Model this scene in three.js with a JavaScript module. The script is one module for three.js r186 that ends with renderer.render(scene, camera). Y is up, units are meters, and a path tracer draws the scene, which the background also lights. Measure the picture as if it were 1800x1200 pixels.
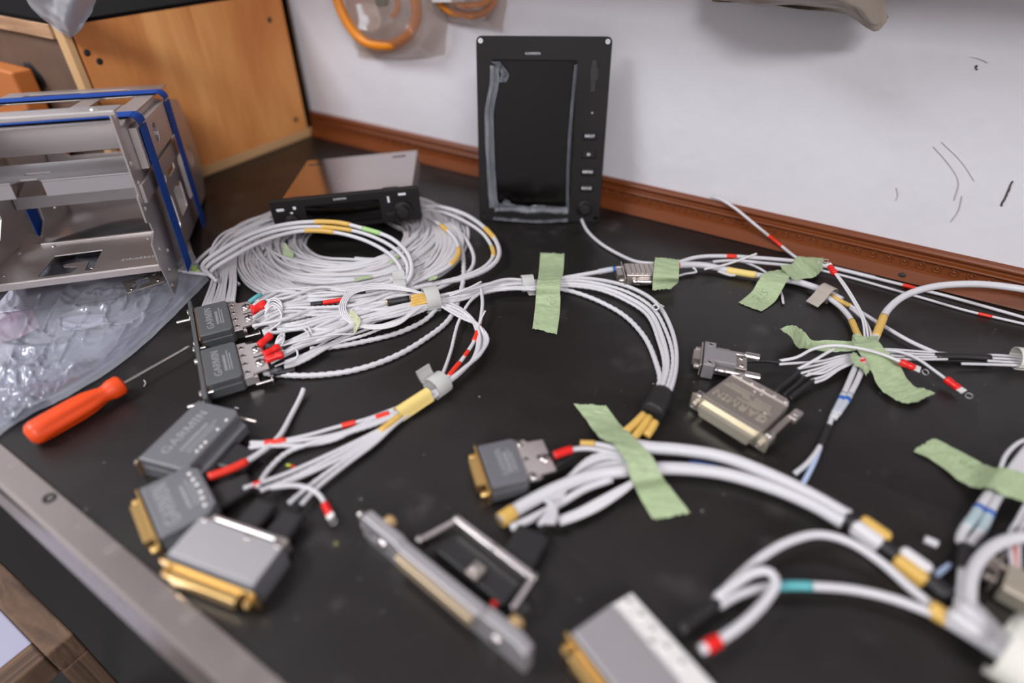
import * as THREE from 'three';
import { RoundedBoxGeometry } from 'three/addons/geometries/RoundedBoxGeometry.js';
import { mergeGeometries } from 'three/addons/utils/BufferGeometryUtils.js';
import { FontLoader } from 'three/addons/loaders/FontLoader.js';
import { TextGeometry } from 'three/addons/geometries/TextGeometry.js';
import { RectAreaLightUniformsLib } from 'three/addons/lights/RectAreaLightUniformsLib.js';

// ---------------------------------------------------------------- camera
const T = 0.75;                                   // height of the bench top above the floor
const PITCH = 37.5 * Math.PI / 180, YAW = 31.5 * Math.PI / 180, FOC = 1050, CAMH = 0.304;
const scene = new THREE.Scene();
const camera = new THREE.PerspectiveCamera(2 * Math.atan(600 / FOC) * 180 / Math.PI, 1.5, 0.02, 30);
const FWD = new THREE.Vector3(-Math.sin(YAW), 0, -Math.cos(YAW));
const RIGHT = new THREE.Vector3(Math.cos(YAW), 0, -Math.sin(YAW));
const LOOK = FWD.clone().multiplyScalar(Math.cos(PITCH)).add(new THREE.Vector3(0, -Math.sin(PITCH), 0));
const CUP = FWD.clone().multiplyScalar(Math.sin(PITCH)).add(new THREE.Vector3(0, Math.cos(PITCH), 0));
camera.position.set(0, T + CAMH, 0);
camera.lookAt(camera.position.clone().add(LOOK));
camera.focus = 0.515;
camera.userData.fStop = 1.85;
scene.add(camera);

// ---------------------------------------------------------------- light and exposure
const renderer = new THREE.WebGLRenderer({ antialias: true });
renderer.toneMapping = THREE.LinearToneMapping;
renderer.toneMappingExposure = 1.08;
renderer.shadowMap.enabled = true;
renderer.shadowMap.type = THREE.PCFSoftShadowMap;
RectAreaLightUniformsLib.init();
scene.background = new THREE.Color(0x0a0a0a);
const LAMPS = [
  // x, z, length along x, width along z, intensity, colour
  [-1.35, 0.68, 0.8, 0.6, 25, 0xf8fbff],
  [1.25, 1.4, 1.2, 0.6, 30, 0xfbfbff],
];
const CEIL = 2.5;

// ---------------------------------------------------------------- helpers
function mulberry(a) { return () => { a |= 0; a = a + 0x6D2B79F5 | 0; let t = Math.imul(a ^ a >>> 15, 1 | a); t = t + Math.imul(t ^ t >>> 7, 61 | t) ^ t; return ((t ^ t >>> 14) >>> 0) / 4294967296; }; }
const rnd = mulberry(20240), rs = (s = 1) => (rnd() * 2 - 1) * s;
const V = (x, y, z) => new THREE.Vector3(x, y, z);
const R = d => d * Math.PI / 180;
const ray = (px, py) => LOOK.clone().addScaledVector(RIGHT, (px - 900) / FOC).addScaledVector(CUP, (600 - py) / FOC);
// point of the photograph on the horizontal plane h above the bench top
function P(px, py, h = 0) { const d = ray(px, py), t = (h - CAMH) / d.y; return V(d.x * t, T + h, d.z * t); }
const WZ = -0.628;                                // the white wall's face
function onWall(px, py, off = 0) { const d = ray(px, py), t = (WZ + off) / d.z; return V(d.x * t, T + CAMH + d.y * t, WZ + off); }
const used = {};
function numbered(n) { const k = used[n] = (used[n] ?? -1) + 1; return k ? n + '_' + String(k).padStart(3, '0') : n; }
function sh(o) { o.traverse(c => { if (c.isMesh) { c.castShadow = true; c.receiveShadow = true; } }); return o; }
function tag(o, label, category, group) { o.userData.label = label; o.userData.category = category; if (group) o.userData.group = group; return o; }
function thing(name, label, category, pos, turn = 0, group) {
  const o = new THREE.Group(); o.name = numbered(name); scene.add(o); o.position.copy(pos); o.rotation.y = turn;
  return tag(o, label, category, group);
}
function part(name, g, m, parent, label, kind) {
  if (Array.isArray(g)) g = merge(g);
  const o = new THREE.Mesh(g, m); o.name = name; o.castShadow = o.receiveShadow = true; parent.add(o);
  if (label) o.userData.label = label; if (kind) o.userData.kind = kind; return o;
}
function solo(name, g, m, label, category, group) { // a thing that is one mesh; its origin is moved to its base
  if (Array.isArray(g)) g = merge(g);
  g.computeBoundingBox(); const b = g.boundingBox, c = V((b.min.x + b.max.x) / 2, b.min.y, (b.min.z + b.max.z) / 2);
  g.translate(-c.x, -c.y, -c.z); const o = new THREE.Mesh(g, m); o.name = numbered(name); o.position.copy(c); o.castShadow = o.receiveShadow = true; scene.add(o);
  return tag(o, label, category, group);
}
function struct(name, g, m, parent) {
  if (Array.isArray(g)) g = merge(g);
  const o = new THREE.Mesh(g, m); o.name = name; o.castShadow = o.receiveShadow = true; (parent || scene).add(o);
  if (!parent) o.userData.kind = 'structure'; return o;
}
function merge(a) {
  a = a.map(g => { g = g.index ? g.toNonIndexed() : g; for (const k of Object.keys(g.attributes)) if (!['position', 'normal', 'uv'].includes(k)) g.deleteAttribute(k); if (!g.attributes.uv) g.setAttribute('uv', new THREE.BufferAttribute(new Float32Array(g.attributes.position.count * 2), 2)); return g; });
  return a.length > 1 ? mergeGeometries(a) : a[0];
}
const bx = (w, h, d, x = 0, y = 0, z = 0) => new THREE.BoxGeometry(w, h, d).translate(x, y, z);
const rb = (w, h, d, x = 0, y = 0, z = 0, r = 0.0008, s = 2) => new RoundedBoxGeometry(w, h, d, s, Math.min(r, w * .49, h * .49, d * .49)).translate(x, y, z);
const cy = (r, h, x = 0, y = 0, z = 0, ax = 'y', n = 20, r2 = r) => { const g = new THREE.CylinderGeometry(r2, r, h, n); if (ax === 'x') g.rotateZ(-Math.PI / 2); if (ax === 'z') g.rotateX(Math.PI / 2); return g.translate(x, y, z); };
function lathe(prof, n = 24, ax = 'y') { const g = new THREE.LatheGeometry(prof.map(p => new THREE.Vector2(Math.max(p[0], 1e-5), p[1])), n); if (ax === 'x') g.rotateZ(-Math.PI / 2); if (ax === 'z') g.rotateX(Math.PI / 2); return g; }
function shapeOf(pts, holes = []) { const s = new THREE.Shape(pts.map(p => new THREE.Vector2(p[0], p[1]))); for (const h of holes) s.holes.push(h.curves ? h : new THREE.Path(h.map(p => new THREE.Vector2(p[0], p[1])))); return s; }
function hole(x, y, r) { const p = new THREE.Path(); p.absarc(x, y, r, 0, Math.PI * 2, true); return p; }
// extrude a 2-D outline: plane 'xz' (thickness up), 'xy' (thickness +z) or 'zy' (thickness +x)
function ex(pts, holes, t, plane = 'xy', bev = 0, cs = 8) {
  const g = new THREE.ExtrudeGeometry(shapeOf(pts, holes), { depth: t - 2 * bev, bevelEnabled: bev > 0, bevelThickness: bev, bevelSize: bev, bevelOffset: -bev, bevelSegments: 2, curveSegments: cs });
  g.translate(0, 0, bev);
  if (plane === 'xz') { g.rotateX(-Math.PI / 2); g.scale(1, 1, 1); }     // outline y -> -z
  if (plane === 'zy') g.rotateY(Math.PI / 2);                            // outline x -> -z
  return g;
}
const rect = (x0, y0, x1, y1) => [[x0, y0], [x1, y0], [x1, y1], [x0, y1]];
function rrect(x0, y0, x1, y1, r) { const p = new THREE.Path(); p.moveTo(x0 + r, y0); p.lineTo(x1 - r, y0); p.quadraticCurveTo(x1, y0, x1, y0 + r); p.lineTo(x1, y1 - r); p.quadraticCurveTo(x1, y1, x1 - r, y1); p.lineTo(x0 + r, y1); p.quadraticCurveTo(x0, y1, x0, y1 - r); p.lineTo(x0, y0 + r); p.quadraticCurveTo(x0, y0, x0 + r, y0); return p.getPoints(5).map(v => [v.x, v.y]).slice(0, -1); }
// tube swept along points, optionally an oval that twists along its length
function sweep(pts, r, o = {}) {
  const curve = pts instanceof THREE.Curve ? pts : new THREE.CatmullRomCurve3(pts, !!o.closed, 'centripetal');
  const L = curve.getLength(), n = o.n || Math.max(6, Math.min(220, Math.ceil(L / (o.step || 0.003)))), m = o.m || 8;
  const t0 = o.t0 ?? 0, t1 = o.t1 ?? 1, pos = [], idx = [], uv = [];
  let N = null, prevT = null;
  for (let i = 0; i <= n; i++) {
    const u = t0 + (t1 - t0) * i / n, c = curve.getPointAt(u), tg = curve.getTangentAt(u);
    if (!N) { N = Math.abs(tg.y) > .95 ? V(1, 0, 0) : V(0, 1, 0); N.addScaledVector(tg, -N.dot(tg)).normalize(); }
    else { N.addScaledVector(tg, -N.dot(tg)).normalize(); }
    const B = new THREE.Vector3().crossVectors(tg, N);
    const tw = o.twist ? u * L * o.twist * 6.283 + (o.ph || 0) : 0, e = o.ecc || 0;
    let rr = typeof r === 'function' ? r(u) : r;
    for (let k = 0; k < m; k++) {
      const a = k / m * 6.283185, ra = rr * (1 + e * Math.cos(2 * (a - tw)));
      const p = c.clone().addScaledVector(N, Math.cos(a) * ra).addScaledVector(B, Math.sin(a) * ra);
      pos.push(p.x, p.y, p.z); uv.push(u * L, k / m);
    }
  }
  for (let i = 0; i < n; i++) for (let k = 0; k < m; k++) { const a = i * m + k, b = i * m + (k + 1) % m, c = a + m, d = b + m; idx.push(a, b, c, b, d, c); }
  for (const [ring, s] of [[0, 1], [n, -1]]) { const c = curve.getPointAt(t0 + (t1 - t0) * ring / n), ci = pos.length / 3; pos.push(c.x, c.y, c.z); uv.push(0, 0); for (let k = 0; k < m; k++) { const a = ring * m + k, b = ring * m + (k + 1) % m; s > 0 ? idx.push(ci, b, a) : idx.push(ci, a, b); } }
  const g = new THREE.BufferGeometry(); g.setAttribute('position', new THREE.Float32BufferAttribute(pos, 3)); g.setAttribute('uv', new THREE.Float32BufferAttribute(uv, 2)); g.setIndex(idx);
  if (o.flip !== false) { const ia = g.index.array; for (let i = 0; i < ia.length; i += 3) { const t = ia[i]; ia[i] = ia[i + 1]; ia[i + 1] = t; } }
  g.computeVertexNormals(); return g;
}
// a thin sheet through a grid of points (rows of equal length), with real thickness
function sheet(rows, nu, nv, th = 0.0002, wob = null) {
  const cols = rows[0].length;
  const rc = rows.map(r => new THREE.CatmullRomCurve3(r, false, 'centripetal'));
  const grid = [];
  const us = []; for (let i = 0; i <= nu; i++) us.push(rc.map(c => c.getPoint(i / nu)));
  for (let i = 0; i <= nu; i++) { const c = rows.length > 2 ? new THREE.CatmullRomCurve3(us[i], false, 'centripetal') : new THREE.LineCurve3(us[i][0], us[i][1]); const l = []; for (let j = 0; j <= nv; j++) { const p = c.getPoint(j / nv); if (wob) wob(p, i / nu, j / nv); l.push(p); } grid.push(l); }
  return solidGrid(grid, th);
}
function solidGrid(grid, th) {
  const nu = grid.length - 1, nv = grid[0].length - 1, id = (i, j) => i * (nv + 1) + j, K = (nu + 1) * (nv + 1);
  const nor = (i, j) => { const a = grid[Math.min(i + 1, nu)][j].clone().sub(grid[Math.max(i - 1, 0)][j]), b = grid[i][Math.min(j + 1, nv)].clone().sub(grid[i][Math.max(j - 1, 0)]); const n = b.cross(a); if (n.lengthSq() < 1e-18) n.set(0, 1, 0); n.normalize(); if (n.y < -0.2) n.negate(); return n; };
  const pos = [], uv = [], idx = [];
  const N = []; for (let i = 0; i <= nu; i++) for (let j = 0; j <= nv; j++) N.push(nor(i, j));
  for (const s of [.5, -.5]) for (let i = 0; i <= nu; i++) for (let j = 0; j <= nv; j++) { const p = grid[i][j], n = N[id(i, j)]; pos.push(p.x + n.x * th * s, p.y + n.y * th * s, p.z + n.z * th * s); uv.push(i / nu, j / nv); }
  const q = (a, b, c, d) => idx.push(a, b, c, a, c, d);
  const flip = (() => { const a = grid[1][0].clone().sub(grid[0][0]), b = grid[0][1].clone().sub(grid[0][0]); return a.cross(b).dot(N[0]) < 0; })();
  for (let i = 0; i < nu; i++) for (let j = 0; j < nv; j++) { const a = id(i, j), b = id(i + 1, j), c = id(i + 1, j + 1), d = id(i, j + 1); if (!flip) { q(a, b, c, d); q(a + K, d + K, c + K, b + K); } else { q(a, d, c, b); q(a + K, b + K, c + K, d + K); } }
  const edge = (a, b) => { q(a, a + K, b + K, b); };
  for (let i = 0; i < nu; i++) { edge(id(i, 0), id(i + 1, 0)); edge(id(i + 1, nv), id(i, nv)); }
  for (let j = 0; j < nv; j++) { edge(id(0, j + 1), id(0, j)); edge(id(nu, j), id(nu, j + 1)); }
  const g = new THREE.BufferGeometry(); g.setAttribute('position', new THREE.Float32BufferAttribute(pos, 3)); g.setAttribute('uv', new THREE.Float32BufferAttribute(uv, 2)); g.setIndex(idx); g.computeVertexNormals(); return g;
}
// smooth value noise
function noise2(seed) { const r = mulberry(seed), t = new Float32Array(4096); for (let i = 0; i < 4096; i++) t[i] = r(); const s = x => x * x * (3 - 2 * x); return (x, y) => { const xi = Math.floor(x), yi = Math.floor(y), fx = s(x - xi), fy = s(y - yi), h = (a, b) => t[((a & 63) + ((b & 63) << 6))]; return h(xi, yi) * (1 - fx) * (1 - fy) + h(xi + 1, yi) * fx * (1 - fy) + h(xi, yi + 1) * (1 - fx) * fy + h(xi + 1, yi + 1) * fx * fy; }; }
function tex(w, h, fn, srgb = true, rep) { const d = new Uint8Array(w * h * 4); for (let y = 0; y < h; y++) for (let x = 0; x < w; x++) { const c = fn(x / w, y / h, x, y), o = (y * w + x) * 4; d[o] = Math.max(0, Math.min(255, c[0])); d[o + 1] = Math.max(0, Math.min(255, c[1])); d[o + 2] = Math.max(0, Math.min(255, c[2])); d[o + 3] = 255; } const t = new THREE.DataTexture(d, w, h, THREE.RGBAFormat); t.magFilter = THREE.LinearFilter; t.minFilter = THREE.LinearMipmapLinearFilter; t.generateMipmaps = true; t.wrapS = t.wrapT = THREE.RepeatWrapping; if (srgb) t.colorSpace = THREE.SRGBColorSpace; if (rep) t.repeat.set(rep[0], rep[1]); t.needsUpdate = true; return t; }
const n1 = noise2(11), n2 = noise2(37), n3 = noise2(71);
const fbm = (f, x, y, o = 4) => { let s = 0, a = .5, k = 1; for (let i = 0; i < o; i++) { s += a * f(x * k, y * k); a *= .5; k *= 2; } return s; };

// ---------------------------------------------------------------- materials
const std = (color, rough = .5, metal = 0, o = {}) => new THREE.MeshStandardMaterial({ color, roughness: rough, metalness: metal, ...o });
const phys = (color, rough, metal, o) => new THREE.MeshPhysicalMaterial({ color, roughness: rough, metalness: metal, ...o });
const benchMap = tex(2048, 2048, (u, v, x, y) => {
  let b = 30 + 8 * (fbm(n1, u * 9, v * 9) - .47) + 5 * (n2(u * 60, v * 60) - .5);
  const sc = fbm(n3, u * 34, v * 34, 3); if (sc > .62) b += (sc - .62) * 130;
  return [b + 1, b - 2.5, b - 3.5];
});
{ // dust specks and short scratches lying on the bench
  const d = benchMap.image.data, r = mulberry(5), px = (x, y, v) => { x &= 2047; y &= 2047; const o = (y * 2048 + x) * 4; for (let c = 0; c < 3; c++) d[o + c] = Math.min(255, d[o + c] + v); };
  for (let i = 0; i < 900; i++) { const x = r() * 2048 | 0, y = r() * 2048 | 0, s = r() < .07 ? 3 : r() < .3 ? 2 : 1, v = 30 + r() * 100; for (let a = 0; a < s; a++) for (let b = 0; b < s; b++) px(x + a, y + b, v); }
  for (let i = 0; i < 130; i++) { let x = r() * 2048, y = r() * 2048, a = r() * 6.28; const l = 8 + r() * 34, v = 10 + r() * 18; for (let k = 0; k < l; k++) { px(x | 0, y | 0, v); x += Math.cos(a); y += Math.sin(a); a += (r() - .5) * .08; } }
  for (let i = 0; i < 80; i++) { const cx = r() * 2048, cy_ = r() * 2048, rr = 6 + r() * 22; for (let k = 0; k < 260; k++) { const a = r() * 6.28, q = rr * Math.sqrt(r()); px(cx + Math.cos(a) * q | 0, cy_ + Math.sin(a) * q * .6 | 0, 4 + r() * 8); } }
}
benchMap.repeat.set(1 / .9, 1 / .9);
const benchRough = tex(256, 256, (u, v) => { const b = 92 + 60 * (fbm(n2, u * 8, v * 8) - .47); return [b, b, b]; }, false, [1 / .45, 1 / .45]);
const wallBump = tex(1024, 1024, (u, v) => { const b = 255 * (.55 * fbm(n1, u * 14, v * 14, 5) + .45 * Math.pow(fbm(n2, u * 48, v * 40, 3), 2.0)); return [b, b, b]; }, false, [1 / .5, 1 / .5]);
const wallMap = tex(512, 512, (u, v) => { const b = 6 * (fbm(n3, u * 8, v * 8) - .47); return [209 + b, 206 + b, 211 + b]; }, true, [1 / .8, 1 / .8]);
const woodMap = (c0, c1, sx, sy, seed) => { const f = noise2(seed); return tex(512, 512, (u, v) => { const w = fbm(f, u * sx + 1.3 * f(v * 3, u * 3), v * sy, 5), g = f(u * sx * 14, v * 6); const k = Math.max(0, Math.min(1, .5 + 1.5 * (w - .47) + .16 * (g - .5))); return [0, 1, 2].map(i => c0[i] + (c1[i] - c0[i]) * k); }); };
const plyMap = woodMap([196, 118, 58], [240, 172, 104], 7, 1.6, 21);
const greyWoodMap = woodMap([66, 46, 34], [116, 88, 70], 2, 6, 22);
const paleWoodMap = woodMap([150, 112, 82], [192, 152, 116], 9, 1.6, 23);
const duskWoodMap = woodMap([66, 48, 38], [112, 86, 66], 9, 1.6, 24);
const brushed = tex(256, 256, (u, v) => { const b = 90 + 70 * n2(u * 4, v * 120) + 40 * n1(u * 10, v * 10); return [b, b, b]; }, false);
const castBump = tex(256, 256, (u, v) => { const b = 255 * fbm(n1, u * 40, v * 40, 3); return [b, b, b]; }, false, [30, 30]);
const M = {
  bench: phys(0xffffff, 1, 0, { map: benchMap, roughnessMap: benchRough, specularIntensity: .75 }),
  steel: std(0xa9a09c, .42, .8, { roughnessMap: tex(256, 256, (u, v) => { const b = 90 + 110 * fbm(n1, u * 6, v * 24); return [b, b, b]; }, false, [4, 4]) }),
  darkIron: std(0x1c1b1b, .6, .2),
  wall: std(0xffffff, .82, 0, { map: wallMap, bumpMap: wallBump, bumpScale: .0014 }),
  paint: std(0xd8d4d4, .9),
  floor: std(0x1c1919, .8),
  trim: phys(0x6e3716, .42, 0, { specularIntensity: .7 }),
  ply: std(0xffffff, .6, 0, { map: plyMap }),
  plyEdge: std(0xc89f70, .75),
  greyWood: std(0xffffff, .85, 0, { map: greyWoodMap }),
  duskWood: std(0xffffff, .8, 0, { map: duskWoodMap }),
  tin: std(0xe2dedb, .45, .3),
  paleWood: std(0xffffff, .75, 0, { map: paleWoodMap }),
  orangeWood: std(0xb5682c, .55),
  black: std(0x1a1818, .55),
  blackMatt: phys(0x1a1717, .62, 0, { specularIntensity: .6 }),
  bezel: phys(0x161313, .55, 0, { specularIntensity: .55 }),
  screen: phys(0x060404, .08, 0, { specularIntensity: .55 }),
  wire: std(0xc8c5c8, .42),
  wireThin: std(0xd2cfd1, .38),
  wireWarm: std(0xbfb9ba, .5),
  red: std(0xd8150f, .38),
  redSleeve: std(0xe2311c, .45),
  yellow: std(0xd0a856, .5),
  yellowPale: std(0xe3c878, .6),
  teal: std(0x56a3a8, .45),
  blue: std(0x1f5cb0, .4),
  bluePale: std(0xa9b9d6, .4),
  shrink: std(0x1d1b1c, .5),
  strap: std(0xb9b8b4, .95),
  strapTaupe: std(0xa69c92, .95),
  strapCream: std(0xd0cdc4, .95),
  blueTape: phys(0x033f92, .65, 0, { specularIntensity: .35 }),
  chrome: std(0xd9d2cf, .24, 1),
  nickel: std(0xc2b8b1, .3, .85),
  darkNickel: std(0xa79d95, .36, .7),
  gold: std(0xc9a66a, .32, .9),
  goldPale: std(0xd9d0bd, .34, .75),
  alu: std(0xbdb6b4, .38, .85),
  aluDull: std(0xa8a4a6, .5, .65),
  cast: std(0x747478, .5, .5, { bumpMap: castBump, bumpScale: .00008 }),
  castDark: std(0x626466, .5, .5, { bumpMap: castBump, bumpScale: .00008 }),
  castText: std(0xa6a6a9, .4, .4),
  topSteel: std(0xc9c0bd, .16, 1),
  printWhite: std(0xd8d8dc, .5),
  orange: std(0xe2470f, .42),
  orangeCable: std(0xd98214, .45),
  paperWhite: std(0xd2cfd0, .85),
  pink: std(0xcfa6ae, .8),
  bag: phys(0xeceef4, .16, 0, { transmission: .86, thickness: 0, ior: 1.35, side: THREE.DoubleSide }),
  bagFog: phys(0xecedf4, .12, 0, { transmission: .84, thickness: 0, ior: 1.4, side: THREE.DoubleSide }),
  film: phys(0xd9dbe2, .14, 0, { transmission: .78, thickness: 0, ior: 1.4, side: THREE.DoubleSide }),
  filmBright: phys(0xdcdee4, .14, 0, { transmission: .84, thickness: 0, side: THREE.DoubleSide }),
  lid: phys(0x0d0b0b, .95, 0, { specularIntensity: .2 }),
  greyBag: phys(0xb4b4b8, .3, 0, { transmission: .12, thickness: 0, side: THREE.DoubleSide }),
  beigeBag: phys(0xb3a597, .4, 0, { transmission: .35, thickness: 0, side: THREE.DoubleSide }),
};
// ---------------------------------------------------------------- the room
const RX0 = -1.9, RX1 = 2.3, RZ1 = 2.9;
struct('floor', bx(RX1 - RX0, .1, RZ1 - WZ, (RX0 + RX1) / 2, -.05, (RZ1 + WZ) / 2), M.floor);
struct('ceiling', bx(RX1 - RX0 + .2, .1, RZ1 - WZ + .2, (RX0 + RX1) / 2, CEIL + .05, (RZ1 + WZ) / 2), M.paint);
{
  const g = bx(RX1 - RX0 + .2, CEIL, .1); const uv = g.attributes.uv, p = g.attributes.position;
  for (let i = 0; i < uv.count; i++) uv.setXY(i, p.getX(i), p.getY(i));
  g.translate((RX0 + RX1) / 2, CEIL / 2, WZ - .05);
  const w = struct('wall_back', g, M.wall);
  // scuffs and pencil marks on the paint
  const mk = (pts, wd) => part('scuff_mark', sheet([0, 1].map(k => pts.map(q => onWall(q[0] + (k ? wd : 0), q[1] + (k ? wd * .3 : 0), .0006))), 10, 2, .0003, p => { p.x += rs(.0004); p.y += rs(.0005); }), std(0x4a4646, .9), w);
  mk([[1778, 318], [1771, 335], [1766, 345], [1758, 362]], 3);
  mk([[1716, 114], [1714, 118], [1716, 122]], 3);
  const ms = (pts, wd) => part('scuff_mark', sheet([0, 1].map(k => pts.map(q => onWall(q[0] + (k ? wd : 0), q[1], .0006))), 10, 2, .0003), std(0xb4aeb2, .9), w);
  ms([[1640, 258], [1668, 290], [1684, 320], [1676, 352]], 1.5); ms([[1655, 250], [1690, 285], [1712, 318]], 1.2); ms([[1690, 345], [1684, 370], [1670, 390]], 1.2); ms([[1706, 100], [1722, 104], [1735, 110]], 2); ms([[1575, 330], [1577, 345], [1573, 352]], 1.2);
}
struct('wall_front', bx(RX1 - RX0 + .2, CEIL, .1, (RX0 + RX1) / 2, CEIL / 2, RZ1 + .05), M.paint);
struct('wall_left', bx(.1, CEIL, RZ1 - WZ, RX0 - .05, CEIL / 2, (RZ1 + WZ) / 2), M.paint);
struct('wall_right', bx(.1, CEIL, RZ1 - WZ, RX1 + .05, CEIL / 2, (RZ1 + WZ) / 2), M.paint);
for (const [i, [x, z, w, d, it, col]] of LAMPS.entries()) {
  const t = thing('ceiling_lamp', i ? 'second white ceiling light panel, further from the bench wall' : 'white ceiling light panel over the bench, nearest the bench wall', 'lamp', V(x, CEIL - .07, z));
  part('housing', [bx(w + .06, .05, .03, 0, .045, d / 2 + .015), bx(w + .06, .05, .03, 0, .045, -d / 2 - .015), bx(.03, .05, d, w / 2 + .015, .045, 0), bx(.03, .05, d, -w / 2 - .015, .045, 0), bx(w + .06, .01, d + .06, 0, .066, 0)], M.paint, t);
  part('diffuser', bx(w, .008, d, 0, .03, 0), std(0xffffff, .8, 0, { emissive: new THREE.Color(col), emissiveIntensity: 1.5 }), t);
  const L = new THREE.RectAreaLight(col, it, w, d); L.position.set(x, CEIL - .055, z); L.lookAt(x, 0, z); scene.add(L);
}

// ---------------------------------------------------------------- shelf that the bags hang from, above the picture
{
  const t = thing('wall_shelf', 'narrow wooden shelf on the white wall that the plastic bags hang from', 'shelf', V(.1, T + .31, WZ + .065));
  part('board', rb(2.0, .018, .13, 0, .009, 0, .002), M.paleWood, t);
  for (const x of [-.85, -.1, .62, .95]) part('bracket', [bx(.02, .1, .004, x, .068, -.062), bx(.02, .004, .1, x, .02, -.014)], M.darkIron, t);
}
// ---------------------------------------------------------------- the bench
const BX0 = -1.85, BX1 = 1.2, BZ1 = -.0355;
const bench = thing('workbench', 'black workbench with a bare metal strip along its front edge', 'workbench', V((BX0 + BX1) / 2, 0, (WZ + BZ1) / 2));
{
  const ox = -(BX0 + BX1) / 2, oz = -(WZ + BZ1) / 2;
  const g = bx(BX1 - BX0, .03, BZ1 - WZ - .002, 0, T - .015, 0); const uv = g.attributes.uv, p = g.attributes.position;
  for (let i = 0; i < uv.count; i++) uv.setXY(i, p.getX(i), p.getZ(i));
  part('bench_top', g, M.bench, bench);
  // the metal angle: its upper face lies along the front edge, its lip hangs down
  const L = BX1 - BX0, prof = [[0, 0], [.0015, .0028], [.0168, .0032], [.0186, .0020], [.0240, -.0105], [.0232, -.0225], [.0200, -.0225], [.0180, 0]];
  const s = new THREE.Shape(prof.map(q => new THREE.Vector2(q[0], q[1])));
  const eg = new THREE.ExtrudeGeometry(s, { depth: L, bevelEnabled: false }); eg.rotateY(Math.PI / 2).scale(1, 1, -1);
  // outline x runs to +z after the turn
  const pa = eg.attributes.position; const ia = eg.index; 
  { // mirrored: restore the winding
    const gg = eg.index ? eg.toNonIndexed() : eg, q = gg.attributes.position.array, uvq = gg.attributes.uv.array;
    for (let i = 0; i < q.length; i += 9) for (let k = 0; k < 3; k++) { const tt = q[i + 3 + k]; q[i + 3 + k] = q[i + 6 + k]; q[i + 6 + k] = tt; }
    gg.computeVertexNormals(); gg.translate(-L / 2 - ox + .3, T, 0); gg.rotateY(-.019); gg.translate(ox - .3, 0, -.0553 + oz);
    const st = part('edge_strip', gg, M.steel, bench, 'bare worn metal edge strip');
    const c = P(87, 875, .003); part('screw_hole', lathe([[0, -.001], [.0016, -.001], [.0018, .0002], [.0036, .0006], [.0038, .0004]], 20).translate(c.x + ox, T + .0032, c.z + oz), M.darkIron, st);
  }
  part('apron', bx(L - .1, .08, .02, 0, T - .075, (BZ1 - WZ) / 2 - .03), M.lid, bench);
  for (const x of [-L / 2 + .06, L / 2 - .06]) for (const z of [-.24, .24]) part('leg', rb(.06, T - .03, .06, x, (T - .03) / 2, z, .004), M.darkIron, bench);
}
// ---------------------------------------------------------------- carved skirting along the wall
{
  const x0 = -.742, x1 = 1.2, L = x1 - x0;
  const prof = [[0, 0], [.0135, 0], [.0150, .0010], [.0144, .0022], [.0104, .0116], [.0090, .0122], [.0088, .0130], [.0072, .0134], [.0068, .0218], [.0090, .0224], [.0097, .0236], [.0088, .0247], [.0050, .0254], [.0038, .0266], [.0040, .0280], [.0062, .0288], [.0068, .0308], [.0056, .0326], [0, .0336]];
  const g = new THREE.ExtrudeGeometry(new THREE.Shape(prof.map(q => new THREE.Vector2(q[0], q[1]))), { depth: L, bevelEnabled: false });
  g.rotateY(-Math.PI / 2);               // outline x -> +z, depth -> -x
  g.translate(x1, T, WZ);
  const t = struct('trim_1', g, M.trim);
  const ring = new THREE.TorusGeometry(.0032, .0009, 6, 18), dot = new THREE.SphereGeometry(.0017, 10, 6).scale(1, 1, .5);
  const bead = mergeGeometries([ring, dot]);
  for (let i = 0; i < 89; i++) { const b = part('bead', bead, M.trim, t); b.position.set(-.73 + i * .0136, T + .0176, WZ + .0070); }
  const c = P(1585, 483, .004); part('nail_hole', new THREE.SphereGeometry(.0028, 12, 8).scale(1.25, .8, .35).rotateX(-.35).translate(c.x, T + .0062, WZ + .0128), M.black, t, 'dark filled nail hole');
}
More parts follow.
